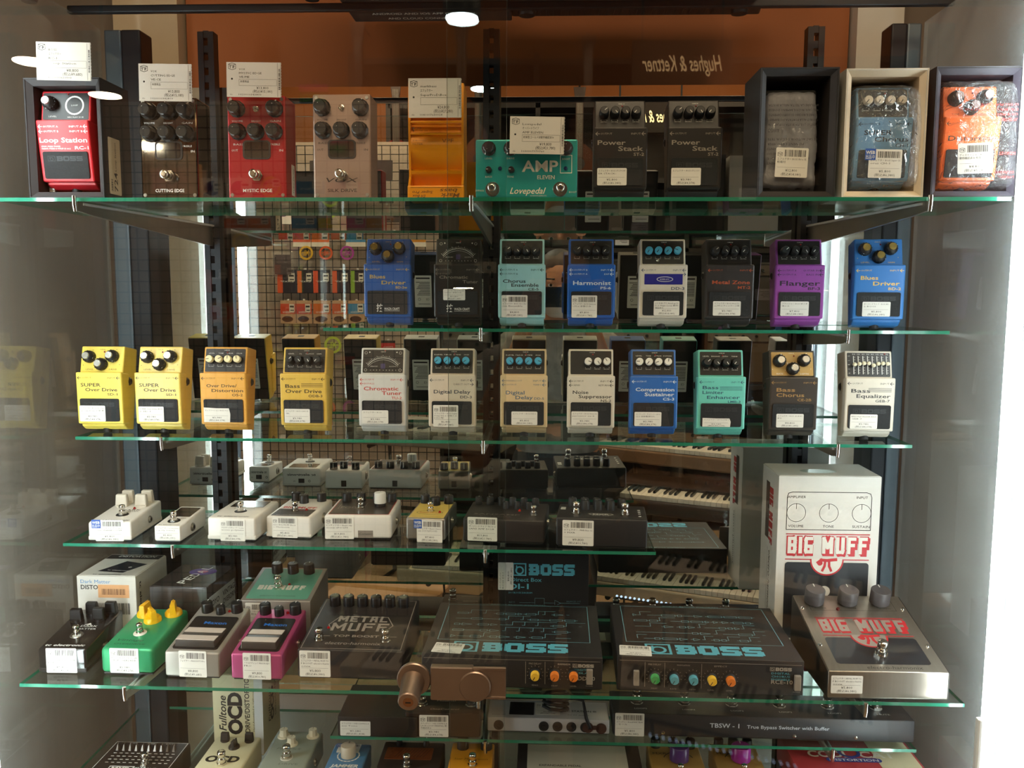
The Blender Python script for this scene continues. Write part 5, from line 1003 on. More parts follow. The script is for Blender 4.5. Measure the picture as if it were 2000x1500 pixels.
mb.tube([(c0.x+.012+.02*math.sin(i*.9), c0.y+.02+.012*math.cos(i*.9), c0.z+f.h*.001+.006+.0012*i) for i in range(26)]+[(c0.x+.055, c0.y+.004, c0.z+.055), (c0.x+.06, c0.y-.004, c0.z+.03), (c0.x+.066, c0.y-.006, c0.z+.014)], .0028, 8)
solo('coiled_cable', mb, M('#161415', .5), 'black coiled cable lying on the silver-grey power supply', 'cable')
f = flat('pedal_switcher', 'long black bypass switcher with six footswitches and white lettering', (1196, 1437), (1785, 1453), 6, 1401, 78, M('#2a2b2f', .45, grain=.06), None, 2, cat='switcher'); a = f.w/2
for i in range(6):
    x = -a+42+i*(f.w-84)/5.05; footswitch(f.t, f.T, x, 40, 0, M('#b8b6ae', .4), 1.5); letter(f, lambda k: k.text(('LOOP5', 'LOOP4', 'LOOP3', 'LOOP2', 'LOOP1', 'MUTE')[i], x+4, 16, .1, 4, 20, 'C'), INKW)
k = MB(); k.T = front(-.1); k.text('TBSW - 1', -36, f.h*.48, .1, 7, 46, 'R', bold=.01).text('True Bypass Switcher with Buffer', -24, f.h*.48, .1, 5.4, 128, bold=.01); part('front_lettering', k, M('#d5d9dd', .5), f.t)
for x in (-a+80, 50, a-90):
    mb = MB(); mb.T = front(0, x, f.h*.2); mb.lathe([(3.2, 0), (2.6, 1.4), (1, 1.8)], n=14); part('screw', mb, CHROME, f.t, soft=True)
flabel(f, -a+4, 0, 46, 38, ('スイッチャー BoardDRIVE TBSW', '- セール'), 5800, 6380)

# ------------------------------------------------------------------ lowest shelf
S7 = SH[7][0]
def low(name, label, px0, px1, pyb, hgt, l, body, cat='guitar pedal', bev=3, hb=None):
    """px0, px1, pyb: pixels of the rear top edge"""
    zt = S7+.001*(hb or hgt); A = hz(px0, pyb, zt); B = hz(px1, pyb, zt); yb = min((A.y+B.y)/2, 1.49); w = (B.x-A.x)*1000*yb/((A.y+B.y)/2); yf = yb-l*.001; f = Flat(); f.w, f.l, f.h, f.hb = w, l, hgt, hb or hgt
    xc = (A.x+B.x)/2*yb/((A.y+B.y)/2); f.t = thing(name, label, cat, (xc, yf, CZ+S7+.0004)); a = w/2
    part('body', MB().loft([(-a, 0, 2), (a, 0, 2), (a, l, 2), (-a, l, 2)], [(-a, 0, hgt), (a, 0, hgt), (a, l, f.hb), (-a, l, f.hb)], bev, seg=3), body, f.t, soft=True); part('base_plate', MB().box(-a+3, a-3, 3, l-3, 0, 2), BLK, f.t)
    th = math.atan2(f.hb-hgt, l); f.T = frame((0, 0, hgt), (1, 0, 0), (0, math.cos(th), math.sin(th))); f.F = front(0); f.ls = l/math.cos(th); return f
f = low('equalizer_pedal', 'black ten-slider equalizer pedal with a white outlined frame', 226, 374, 1449, 42, 112, M('#241d1a', .5, grain=.08)); a = f.w/2
letter(f, lambda k: (k.line([(-a+3, 4), (a-3, 4), (a-3, f.l-3), (-a+3, f.l-3)], .8, .1, closed=True), [k.rect(-a+14+i*9.4, -a+19+i*9.4, f.l-64+j*9, f.l-62.6+j*9, .1) for i in range(11) for j in range(4)], k.text('TEN BAND', 22, 30, .1, 6, 40, 'C'), k.line([(-34, 26), (4, 26), (4, 38), (-34, 38)], 1.4, .1, closed=True), k.text('MXR', -15, 28, .1, 8, 30, 'C', bold=.03), [k.text(s_, x_, f.l-8, .1, 2.4, 12, 'C') for s_, x_ in (('INPUT', 30), ('POWER', 0), ('OUTPUT', -30))]), INKW)
for i in range(10):
    x = -a+16+i*10.2; mb = MB(); mb.T = f.T; mb.loft([(x-2, f.l-30, .2), (x+2, f.l-30, .2), (x+2, f.l-22, .2), (x-2, f.l-22, .2)], [(x-.6, f.l-27, 9), (x+.6, f.l-27, 9), (x+.6, f.l-23, 10), (x-.6, f.l-23, 10)]); part('slider_knob', mb, M('#6d655e', .3, .4), f.t)
footswitch(f.t, f.T, 18, 44, 0, None, 1.2)
t, w, d, h = carton('pedal_box', 'cream upright pedal box with black vertical lettering', 414, 511, 1319, 1.34, 1.43, CZ+S7, M('#d6cda9', .55, grain=.04), 0)
k = MB(); k.T = front(-.5) @ Matrix.Translation((0, h-112, 0)) @ rotz(90); k.text('Fulltone', 14, 20, .1, 12, 62, shear=.25, bold=.015).text('OCD', 8, -6, .1, 22, 74, bold=.05).text('DRIVE/DISTORTION', 12, -20, .1, 8, 104, bold=.015).text('Hand-Assembled in California', 14, -28, .1, 3, 70); part('front_print', k, M('#1c1a18', .5), t)
k = MB(); k.T = rightp(w/2+.5) @ Matrix.Translation((d*.6, h-112, 0)) @ rotz(90); k.text('Fulltone', 14, 16, .1, 10, 62, shear=.25).text('OCD', 12, 0, .1, 14, 60, bold=.05).text('DRIVE/DISTORTION', 12, -14, .1, 7, 92); part('side_print', k, M('#4a463c', .5), t)
part('white_band', MB().box(w/2-14, w/2+.55, -.7, .2, 2, h-1), M('#cfd0d0', .5), t)
f = low('stomp_box', 'cream pedal with black lettering and three dark knobs before the cream box', 424, 512, 1438, 44, 120, M('#d9d2b0', .4, grain=.04), bev=4)
for x, y in ((-18, 104), (4, 84), (22, 104)): knob2(f.t, f.T, x, y, 0, 'block' if y > 90 else 'pointer', M('#221e1b', .35), 0)
letter(f, lambda k: k.text('OCD', -2, 42, .1, 16, 54, 'C', bold=.05), M('#1c1a18', .5)); footswitch(f.t, f.T, 2, 36, 0, None, 1.3)
f = low('stomp_box', 'grey-green pedal with three white skirted knobs', 546, 632, 1428, 44, 125, M('#8a948c', .5, grain=.05), bev=4)
for x, y in ((-24, 106), (-4, 82), (24, 108)): knob2(f.t, f.T, x, y, 0, 'hex', M('#d9d2bc', .4), 0, BLK)
footswitch(f.t, f.T, 0, 42, 0, M('#b9bab4', .4), 1.3); letter(f, lambda k: k.text('Pro Pick', -4, 66, .1, 6, 40, 'C', shear=.3).text('DRIVE', 8, 22, .1, 5, 30, 'C'), M('#5d665f', .5)); side_jack(f.t, 1, f.w/2, 70, 22)
f = low('stomp_box', 'blue pedal with one big pale knob', 655, 726, 1453, 40, 110, M('#4a7ba8', .4, grain=.04))
knob2(f.t, f.T, 0, 74, 0, 'wide', M('#c0b5a4', .4), 0, BLK, 1.0); letter(f, lambda k: (k.text('JAMMER', 0, 40, .1, 8, 44, 'C', bold=.03, shear=.2), [k.arc(0, 74, 17, 20*i, 20*i+10, 2, .1, n=2) for i in range(18)]), INKW)
price_label(f.t, f.T, -22, 82, 36, 26, ('エフェクター', ''), yen(5800), yen(6380), web=True)
f = low('stomp_box', 'dark brown pedal with a copper grille plate', 752, 870, 1449, 42, 112, M('#2a211d', .5), bev=3); a = f.w/2
mb = MB(); mb.T = f.T; mb.rrect(-a+8, a-16, 58, 92, .05, .8, 2); part('copper_plate', mb, M('#b0643c', .35, .8, grain=.2, scale=140), f.t)
letter(f, lambda k: [k.line([(-a+24+i*5, 64), (-a+34+i*5, 88)], .8, .9) for i in range(10)], M('#5a2f1c', .5), 'grille_slots')
footswitch(f.t, f.T, -2, 38, 0, None, 1.2); knob2(f.t, f.T, -24, 102, 0, 'small', BLK); knob2(f.t, f.T, 20, 102, 0, 'small', BLK)
f = low('stomp_box', 'orange-yellow pedal with two black knobs', 884, 966, 1451, 42, 112, M('#d99220', .4, grain=.05)); a = f.w/2
for x in (-16, 22): knob2(f.t, f.T, x, 96, 0, 'cyl', M('#241f1c', .35), 0, s=1.2)
letter(f, lambda k: k.text('Star Mushroom', 0, 60, .1, 6, 54, 'C', shear=.2), M('#6a4210', .5)); footswitch(f.t, f.T, 4, 44, 0, None, 1.2)
f = low('pedal_box', 'flat black carton under a clear printed sleeve', 1012, 1245, 1452, 40, 120, M('#231e1d', .5), 'carton', 1); a = f.w/2
mb = MB(); mb.T = f.T; mb.box(-a+16, a-22, 42, 112, .2, 1.0); part('paper_sleeve', mb, M('#a7a69c', .5, grain=.06, scale=20), f.t); letter(f, lambda k: k.text('EXPANDABLE PEDAL', -30, 48, 1.1, 5, 66, 'C', bold=.02), INK)
price_label(f.t, f.T, -a+2, -2, 50, 36, ('エフェクター', ''), yen(9800), yen(10780))
for i, (p0, p1, kc, lb_) in enumerate(((1262, 1362, '#4a2f6a', 'dark violet'), (1384, 1472, '#8c1f86', 'magenta'))):
    f = low('stomp_box', 'gold pedal with three black knobs and one big %s knob' % lb_, p0, p1, 1452, 42, 115, M('#a8884a', .45, .3, grain=.08)); a = f.w/2
    for x in (-a+14, 0, a-14): knob2(f.t, f.T, x, 104, 0, 'cyl', M('#231f1d', .35), 0)
    knob2(f.t, f.T, 4, 64, 2, 'wide', M(kc, .3), 0, s=1.25); letter(f, lambda k: (k.arc(4, 64, 24, 20, 160, 1.6, .1), k.text('MXR', -a+18, 80, .1, 6, 22, 'C')), M('#2b2418', .5)); footswitch(f.t, f.T, 0, 24, 0)
f = low('pedal_box', 'red and cream box with curved white lettering and a blue badge', 1520, 1752, 1432, 48, 120, M('#a3353a', .6, grain=.06), 'carton', 1); a = f.w/2
mb = MB(); mb.T = f.T; mb.box(a-66, a-4, 2, f.l-2, .1, .5); part('cream_panel', mb, M('#cfc3a0', .6), f.t); mb = MB(); mb.T = f.T; mb.box(-a+26, -a+70, f.l-26, f.l-2, .1, .5); part('white_panel', mb, M('#c9c4ba', .6), f.t)
letter(f, lambda k: (k.text('COOL', -a+62, 44, .6, 17, 66, 'C', bold=.03), k.text('CAT', 38, 44, .6, 17, 56, 'C', bold=.03)), M('#ddd5c4', .5)); letter(f, lambda k: (k.arc(-4, 58, 15, 0, 360, 5, .7, 0, 24, 13), k.rrect(-46, 40, 30, 42, .65, None, 6)), M('#2d3f86', .4), 'blue_badge'); letter(f, lambda k: k.text('DISTORTION', -3, 33, .75, 6, 76, 'C', bold=.02), INKW, 'badge_lettering')

# ------------------------------------------------------------------ things on the cabinet's glass top
ZT = CZ+.4625
def on_top(name, label, px0, px1, y0, y1, hgt, mat, cat):
    A = hy(px0, 50, y1); B = hy(px1, 50, y1); t = thing(name, label, cat, ((A.x+B.x)/2, y0, ZT)); w = (B.x-A.x)*1000; d = (y1-y0)*1000; a = w/2
    return t, w, d, a
t, w, d, a = on_top('amplifier_box', 'black carton with printed underside on the glass top', 672, 1000, 1.25, 1.505, 200, None, 'carton')
part('body', MB().loft([(-a+20, 0, 0), (a, 0, 0), (a, d, 0), (-a+20, d, 0)], [(-a-30, 0, 60), (a, 0, 60), (a, d, 200), (-a-30, d, 200)], 2), M('#2f2725', .6, grain=.08), t)
k = MB(); k.T = frame((0, d, -.2), (1, 0, 0), (0, -1, 0))
for i, (s_, sz) in enumerate((('AND CLOUD CONNECTION', 9), ('ANDROID AND IOS APP CONTROL', 9), ('☁', 14), ('SPEAKER SYSTEM', 11), ('BLUETOOTH STREAMING', 11), ('ᛒ', 16), ('GUITAR AMP', 11), ('30-WATT COMPACT', 11))): k.text(s_, 0, 14+i*24, .1, sz, len(s_)*sz*.72, 'C')
part('underside_print', k, M('#e0d8cc', .6), t)
t, w, d, a = on_top('guitar_amplifier', 'black metal amplifier head with grille and slanted side on the glass top', 1000, 1482, 1.25, 1.51, 170, None, 'amplifier')
part('body', MB().loft([(-a, 0, 8), (a-40, 0, 8), (a, d, 8), (-a, d, 8)], [(-a, 0, 170), (a, 0, 170), (a+30, d, 170), (-a, d, 170)], 3), M('#2c2624', .5), t)
for i in range(26): part('vent_slat', MB().box(-a+20+i*(w-90)/26, -a+20+(i+.5)*(w-90)/26, d-70, d-14, 4.5, 8, .5), M('#1b1717', .5), t)
for x, y in ((-a+26, 30), (a-70, 30), (-a+26, d-30), (a-40, d-30)): part('rubber_foot', MB().lathe([(13, 0), (15, 8)], x, y, 0, 18), BLK, t)
t, w, d, a = on_top('pedal_board', 'long grey metal board with rubber feet on the glass top', 62, 640, 1.255, 1.42, 60, None, 'pedal board')
for y in (d-16, d-52, d-120, 30): part('rail', MB().box(-a, a, y-13, y+13, 14, 30, 2), M('#a8a69c', .35, .7), t)
for x in (-a+10, a-10): part('side_bar', MB().box(x-10, x+10, 10, d-2, 12, 34, 2), M('#4a4540', .4, .5), t)
for x, y in ((-a+16, d-30), (a-18, d-26), (-a+16, 40), (a-18, 40)): part('rubber_foot', MB().lathe([(11, 0), (15, 13)], x, y, 0, 18), BLK, t)
# ------------------------------------------------------------------ the shop behind the viewer (seen in the mirror)
def mz(px, py, z):              # point at height z (relative to the camera) behind the viewer, seen in the mirror
    p = hz(px, py, z); return Vector((p.x, 2*MY-p.y, p.z))
# wire grid with string packs
GY = -1.94; a = my(395, 700, GY); b = my(860, 300, GY)
gx0, gx1 = a.x, b.x; g = thing('wire_grid', 'black wire grid panel hung with string packs', 'display grid', ((gx0+gx1)/2, GY, 0)); w = (gx1-gx0)/2
mb = MB(); x = -w
while x <= w+.001: mb.box(x-.0022, x+.0022, -.0022, .0022, .05, 2.45); x += .05
part('upright_wires', mb, M('#20211f', .5), g, 1.); mb = MB(); z = .05
while z < 2.46: mb.box(-w, w, .0022, .0062, z-.0022, z+.0022); z += .05
part('cross_wires', mb, M('#20211f', .5), g, 1.)
part('backing_sheet', MB().box(-w, w, -.06, -.05, .02, 2.48), M('#c4b0a0', .8), g, 1.)
for x in (-w, w): part('frame_post', MB().tube([(x, 0, 0), (x, 0, 2.48)], .012, 8), M('#20211f', .5), g, 1.)
def pack(px0, px1, py0, py1, style, label, c1, c2, tag_=True, txt=None):
    A = my(px0, py1, GY+.02); B = my(px1, py0, GY+.02); w = (B.x-A.x)*1000; h = (B.z-A.z)*1000
    t = thing('string_pack', label, 'string pack', ((A.x+B.x)/2, GY+.02, A.z), group='string packs on the wire grid'); F = backp(6)
    if style == 'ring':
        mb = MB(); mb.T = backp(0); mb.box(-w/2, w/2, 0, h, -3, 3, 0); part('sleeve', mb, ACRYL, t)
        mb = MB(); mb.T = backp(5, 0, h/2); r_ = min(w, h)/2*.92; n = 36
        vs = [(q*math.cos(2*math.pi*i/n), q*math.sin(2*math.pi*i/n), zz) for q in (r_, r_*.72) for zz in (0, 2) for i in range(n)]
        fs = []
        for i in range(n): j = (i+1) % n; fs += [(n+i, n+j, 3*n+j, 3*n+i), (i, n+i, n+j, j)[::-1], (2*n+i, 2*n+j, 3*n+j, 3*n+i)]
        mb.add(vs, fs); part('ring', mb, M(c1, .5), t); k = MB(); k.T = backp(7.2, 0, h/2); k.text(txt or 'XL', 0, -r_*.35, 0, r_*.7, r_*.95, 'C', bold=.02).rect(-r_*.66, r_*.66, -r_*.06, r_*.06, -.1); part('print', k, M(c1, .5), t)
    else:
        part('card', MB().box(-w/2, w/2, 0, 6, 0, h, .8), M(c1, .5), t); k = MB(); k.T = F
        if style == 'oval': k.add([(w*.33*math.cos(2*math.pi*i/24), h*.62+h*.27*math.sin(2*math.pi*i/24), .2) for i in range(24)], [tuple(range(24))]); part('oval', k, M(c2, .5), t)
        elif style == 'side': k.rect(w*.22, w*.5, 0, h*.95, .2); part('side_band', k, M(c2, .5), t)
        elif style == 'half': k.rect(-w/2, w/2, h*.42, h*.86, .2); part('colour_band', k, M(c2, .5), t); k = MB(); k.T = F; k.add([(w*.05+w*.36*math.cos(2*math.pi*i/20), h*.2+h*.13*math.sin(2*math.pi*i/20), .3) for i in range(20)], [tuple(range(20))]); part('guitar_picture', k, M('#4a2a1c', .5), t)
        else: k.rect(-w/2, w/2, h*.3, h*.8, .2); part('colour_band', k, M(c2, .5), t)
        k = MB(); k.T = F; k.text(txt or "D'Addario", 0, h*.46, .35, h*.1, w*.7, 'C', shear=.2); part('print', k, INKW, t)
        mb = MB(); mb.box(-6, 6, -4, 3, h, h+9, 1); part('hanger_tab', mb, M('#e2ddd4', .6), t)
    if tag_:
        k = MB(); k.T = backp(8); k.rect(-w*.42, -w*.08, h*.5, h*.85, .1); o = part('price_tag', k, M('#ddd6c8', .7), t); k = MB(); k.T = backp(8.2); k.rect(-w*.38, -w*.12, h*.7, h*.78, .1).rect(-w*.38, -w*.16, h*.56, h*.6, .1); part('print', k, INK, o)
pack(537, 571, 396, 438, 'oval', 'white string pack with purple oval, top row beside the post', '#ddd6d0', '#4a3a6a'); pack(577, 615, 396, 438, 'oval', 'white string pack with purple oval, beside the green ring', '#ddd6d0', '#4a3a6a')
pack(627, 661, 392, 428, 'ring', 'green ring string pack in the top row', '#a8c83a', ''); pack(682, 727, 394, 432, 'plain', 'light blue string pack in the top row', '#c9c2b8', '#3f7fae'); pack(730, 782, 398, 434, 'half', 'black and red string pack in the top row', '#2a2422', '#b02a2a', txt='EPIC')
for i, (p0, p1, c, n) in enumerate(((573, 607, '#c8572a', 'dark orange'), (609, 643, '#d8692a', 'orange'), (676, 714, '#3f86b4', 'blue'), (717, 750, '#d8c83a', 'yellow'), (752, 789, '#d84a8a', 'pink'), (791, 832, '#c8862a', 'amber'))): pack(p0, p1, 452, 482, 'plain', '%s string pack in the second row' % n, '#ddd2c6', c)
for p0, p1, c, n in ((583, 614, '#d8a82a', 'golden'), (623, 651, '#d85a2a', 'orange'), (660, 697, '#a83a9a', 'purple')): pack(p0, p1, 479, 509, 'ring', '%s ring string pack in the third row' % n, c, '', False)
for i, (p0, p1, c, n) in enumerate(((543, 579, '#d8562a', 'beside the post'), (582, 611, '#d8662a', 'second from the post'), (613, 645, '#e05a3a', 'third from the post'), (650, 682, '#d85a2a', 'by the lamp tubes'), (686, 712, '#8ab03a', 'with a green band'))): pack(p0, p1, 527, 572, 'side', 'dark string pack with a coloured side band, %s' % n, '#2e2730', c, txt='Elixir')
for i, (p0, p1, c, n) in enumerate(((549, 578, '#c8482a', 'beside the post'), (580, 609, '#c8482a', 'second from the post'), (613, 646, '#d06a2a', 'with an amber band'), (650, 678, '#c85a2a', 'by the lamp tubes'), (681, 712, '#3f86b4', 'with a blue band'))): pack(p0, p1, 587, 632, 'half', 'acoustic string pack with guitar picture, %s' % n, '#c09a78', c)
pack(633, 668, 655, 692, 'ring', 'lime ring string pack in the lowest row', '#b0c83a', '', False); pack(745, 772, 665, 690, 'plain', 'red string pack in the lowest row', '#2a2422', '#c02a2a', False)
mb = crumple(130, 150, 26, 5.0, wob=7); t = thing('wrapped_pack', 'dark pack in crinkled clear wrap on the wire grid', 'string pack', my(553, 541, GY+.03)); part('film', mb, BAG, t); part('card', MB().box(-48, 48, -4, 4, 14, 130, 2), M('#3a1f26', .5), t)
# tall dark rack
RX0, RX1 = my(760, 400, -2.6).x, my(1640, 400, -2.6).x; t = thing('storage_rack', 'tall dark shelving rack along the brown wall', 'shelving', ((RX0+RX1)/2, -2.6, 0)); w = (RX1-RX0)/2; DK = M('#231d1a', .6)
for x in (-w, -w/3, w/3, w): part('side_panel', MB().box(x-.015, x+.015, -.36, 0, 0, 2.86), DK, t, 1.)
SHZ = (.10, .55, 1.0, 1.45, 1.9, 2.35, 2.83)
for z in SHZ: part('shelf_board', MB().box(-w, w, -.36, 0, z-.03, z), DK, t, 1.)
part('rear_panel', MB().box(-w, w, -.375, -.362, 0, 2.86), M('#2c2420', .7), t, 1.)
BAY = (RX0+RX1)/2; BW = 2*w/3
def amp_cab(px, pz, wd, hg, label, c='#1d1a19', grill='#3a3431', strip='#8a8176'):
    z = SHZ[pz]; A = Vector((BAY+px, 0, 0)); t = thing('combo_amplifier', label, 'amplifier', (A.x, -2.62, z+.001)); a = wd/2
    part('cabinet', MB().box(-a, a, -.26, 0, 0, hg, .012), M(c, .6), t, 1.); part('grille_cloth', MB().box(-a+.02, a-.02, .0, .006, .02, hg*.72), M(grill, .8, scale=400), t, 1.); part('control_strip', MB().box(-a+.02, a-.02, 0, .006, hg*.76, hg*.94), M(strip, .4, .5), t, 1.)
    for i in range(5): 
        mb = MB(); mb.T = backp(.006, 0, hg*.85) ; mb.lathe([(.011, 0), (.009, .014)], -a*.7+i*a*.35, 0, 0, 12); part('knob', mb, BLK, t, 1.)
    part('handle', MB().tube([(-.08, -.13, hg), (-.07, -.13, hg+.025), (.07, -.13, hg+.025), (.08, -.13, hg)], .009, 8), BLK, t, 1.)
amp_cab(-BW-.2, 4, .42, .34, 'black amplifier with grey strip high on the rack'); amp_cab(-.12, 4, .55, .36, 'wide black amplifier beside the brown guitar', strip='#5a534c'); amp_cab(BW-.2, 4, .5, .36, 'dark amplifier near the rack end', '#2a2322')
amp_cab(-.15, 3, .6, .38, 'large black amplifier on the middle board', strip='#3d3733'); amp_cab(BW-.18, 3, .55, .36, 'black amplifier beside the white cards', strip='#6a625a'); amp_cab(-BW+.1, 3, .4, .34, 'small black amplifier behind the person', strip='#b0a898'); amp_cab(BW-.1, 2, .5, .38, 'brown amplifier on the lower board', '#4a2f20', '#5a4a38'); amp_cab(0, 2, .7, .38, 'very wide black amplifier on the lower board'); amp_cab(-BW, 2, .5, .38, 'black amplifier low behind the person')
for px, py, n in ((1386, 415, 'on the amplifier grille'), (1412, 575, 'at the board edge'), (1215, 470, 'beside the cool light')):
    A = my(px, py, -2.595); t = thing('price_sheet', 'small pale price sheet %s' % n, 'price card', A); part('sheet', MB().box(-.045, .045, 0, .002, -.03, .03), M('#cfd2e0', .6), t, 1.); k = MB(); k.T = backp(2.2); [k.rect(-34, 20-(i*11 % 17), 14-i*9, 17-i*9, 0) for i in range(4)]; part('print', k, INK, t)
# wall lettering, sign, hanging instruments
def gl(px, py, t_): d = ray(px, py); d = d*(t_/d.y); return Vector((d.x, 2.01-t_, CZ+d.z))   # its image in the front glass falls on that pixel
A = gl(1255, 140, 3.6); B = gl(1412, 140, 3.6); t = thing('illuminated_sign', 'dark hanging board with glowing gold script lettering', 'sign', ((A.x+B.x)/2, A.y, A.z)); w = (B.x-A.x)*1000
part('board', MB().box(-w/2-40, w/2+40, -30, -2, -50, 130, 4), M('#2a1d14', .6), t); k = MB(); k.T = backp(0); k.text('Hughes & Kettner', 0, 6, 0, 62, w, 'C', shear=.45, res=2, bold=.008); part('letters', k, emit('glowing_letters', '#ffc98a', 2.2), t)
for x in (-w/2, w/2): part('rod', MB().tube([(x, -16, 130), (x, -16, (3.45-A.z)*1000)], 5, 8), BLK, t)
A = my(690, 284, -1.85); B = my(734, 254, -1.85); t = thing('hanging_sign', 'small black sign with green lettering and pink top', 'sign', ((A.x+B.x)/2, -1.85, A.z)); w = (B.x-A.x)*1000; h = (B.z-A.z)*1000
part('board', MB().box(-w/2, w/2, -8, 0, 0, h, 2), BLK, t); k = MB(); k.T = backp(.5); k.text('GRETSCH', 0, h*.12, 0, h*.36, w*.92, 'C', bold=.02); part('letters', k, M('#3fae3a', .5), t); k = MB(); k.T = backp(.5); k.rect(-w/2, w/2, h*.6, h*.98); part('pink_band', k, M('#d8327a', .5), t); part('hook', MB().tube([(0, -6, h-6), (0, -6, h+20), (0, -70, h+20)], 5, 8), ALUD, t)
def guitar(px, pyt, pyb, Y, bodyw, bodyc, label, hole=True, neckc='#3a2418', ang=0):
    A = my(px, pyb, Y); B = my(px, pyt, Y); H = (B.z-A.z)*1000; t = thing('hanging_guitar', label, 'guitar', (A.x, Y, A.z), (0, ang, 0)); bh = H*.52; w = bodyw*1000/2; pts = []
    for i in range(40):
        a_ = 2*math.pi*i/40; y = bh/2-bh/2*math.cos(a_); u = y/bh; prof_ = (math.sin(math.pi*min(1, u*1.02))**.5)*(1-.20*math.exp(-((u-.62)/.11)**2))*(1 if u < .62 else .82); pts.append((math.copysign(1, math.sin(a_))*w*prof_ if 0 < i < 40 and i != 20 else 0, y))
    mb = MB(); mb.T = backp(0); mb.prz(pts, -60, 0, 3); part('body', mb, M(bodyc, .25, coat=.6), t)
    mb = MB(); mb.T = backp(0); mb.box(-24, 24, bh*.72, H*.86, -12, 6, 2); part('neck', mb, M(neckc, .5), t); mb = MB(); mb.T = backp(0); mb.prz([(-26, H*.86), (26, H*.86), (38, H), (-38, H)], -10, 4, 1); part('headstock', mb, M(neckc, .4), t)
    mb = MB(); mb.T = backp(.3)
    if hole: mb.disc(0, bh*.62, 0, w*.26, 28)
    else: mb.box(-w*.35, w*.35, bh*.5, bh*.58, 0, 6).box(-w*.35, w*.35, bh*.3, bh*.36, 0, 6)
    part('sound_hole' if hole else 'pickup', mb, BLK, t); mb = MB(); mb.T = backp(0); mb.box(-w*.4, w*.4, bh*.22, bh*.26, 0, 9, 1); part('bridge', mb, BLK, t)
    mb = MB(); mb.T = backp(0); [mb.box(-15+i*6-.5, -15+i*6+.5, bh*.24, H*.9, 9, 10) for i in range(6)]; part('strings', mb, STEEL, t); part('wall_hook', MB().tube([(0, -10, H), (0, -30, H+20), (0, -300, H+20)], 6, 8), ALUD, t)
guitar(775, 150, 395, -2.3, .30, '#8c1518', 'red electric guitar hanging beside the sign', False); guitar(935, 150, 385, -2.2, .26, '#6a3a1e', 'brown ukulele-shaped guitar hanging beside the orange pedal image'); guitar(1130, 170, 390, -2.3, .28, '#4a2614', 'dark brown guitar hanging before the amplifiers', True)
# keyboards on stands
def keyboard(p0, p1, z, label, bodyc, depth=.30, stand=True, n0=0):
    A = mz(*p0, z); B = mz(*p1, z); d = A-B; L = d.length; n = int(L/.0236); ang = math.degrees(math.atan2(d.y, d.x)); t = thing('keyboard', label, 'keyboard', B, (0, 0, ang), 'keyboards behind the viewer')
    part('body', MB().box(-.06, L+.06, -.01, depth, -.085, -.022, .008), M(bodyc, .45), t, 1.); part('rear_panel', MB().prx([(.152, -.022), (.152, .012), (depth, .03), (depth, -.022)], -.06, L+.06, .004), M(bodyc, .45), t, 1.)
    for x0, x1 in ((-.06, -.004), (L+.002, L+.06)): part('cheek_block', MB().box(x0, x1, -.008, .152, -.022, .004, .004), M(bodyc, .45), t, 1.)
    for i in range(n):
        o = inst('white_key', 'white_key', lambda: MB().box(.6, 23, 0, 150, -20, 0, .9, seg=1), M('#e9e0d4', .35), t); o.location = (i*.0236, 0, 0)
        if (i+n0) % 7 not in (2, 6) and i < n-1: o = inst('black_key', 'black_key', lambda: MB().loft([(17, 52, -4), (30, 52, -4), (30, 150, -4), (17, 150, -4)], [(18.5, 56, 11), (28.5, 56, 11), (28.5, 150, 11), (18.5, 150, 11)], .8, seg=1), M('#171514', .35), t); o.location = (i*.0236, 0, 0)
    for i in range(6): mb = MB().lathe([(.008, .02), (.007, .036)], .1+i*.05, .24, 0, 12); part('control_knob', mb, BLK, t, 1.)
    if stand:
        s = thing('keyboard_stand', 'black tube stand under the '+label, 'stand', (B.x, B.y, 0), (0, 0, ang)); zt = B.z-.086
        for x in (.08, L-.08):
            part('leg_frame', MB().tube([(x, .02, zt-.012), (x, depth-.03, zt-.012), (x, depth+.02, .02), (x, -.12, .02)], .013, 8), BLK, s, 1.)
        part('cross_bar', MB().tube([(.08, depth-.03, zt*.5), (L-.08, depth-.03, zt*.5)], .012, 8), BLK, s, 1.)
keyboard((1150, 1122), (1530, 1175), -1.22, 'cream keyboard lowest on the stands', '#c9b49a', n0=2)
keyboard((1168, 862), (1470, 892), -.70, 'cream keyboard highest on the stands', '#8a6a50', n0=4)
keyboard((1205, 962), (1500, 992), -.88, 'dark keyboard between the cream ones', '#3a2c26', n0=1)
keyboard((800, 1100), (985, 1112), -1.21, 'short ivory keyboard beside the stands', '#d6c8ae', n0=3)
keyboard((690, 835), (960, 850), -.71, 'grey keyboard under the string packs', '#8a8880', n0=5)
A = mz(1205, 1164, -1.16); B = mz(1392, 1192, -1.16); t = thing('light_strip', 'row of small blue-white lights below the lowest keyboard', 'light strip', A); d = B-A; LD = emit('led_dot', '#cfe0ff', 1.1)
part('strip_base', MB().tube([(0, 0, -.006), tuple(d+Vector((0, 0, -.006)))], .005, 6), BLK, t, 1.)
for i in range(22): 
    if i != 13: o = inst('led', 'led_dot', lambda: MB().lathe([(4, -3), (5, 0), (3.5, 3.5), (1, 4.6)], n=10), LD, t); o.location = d*(i/21)
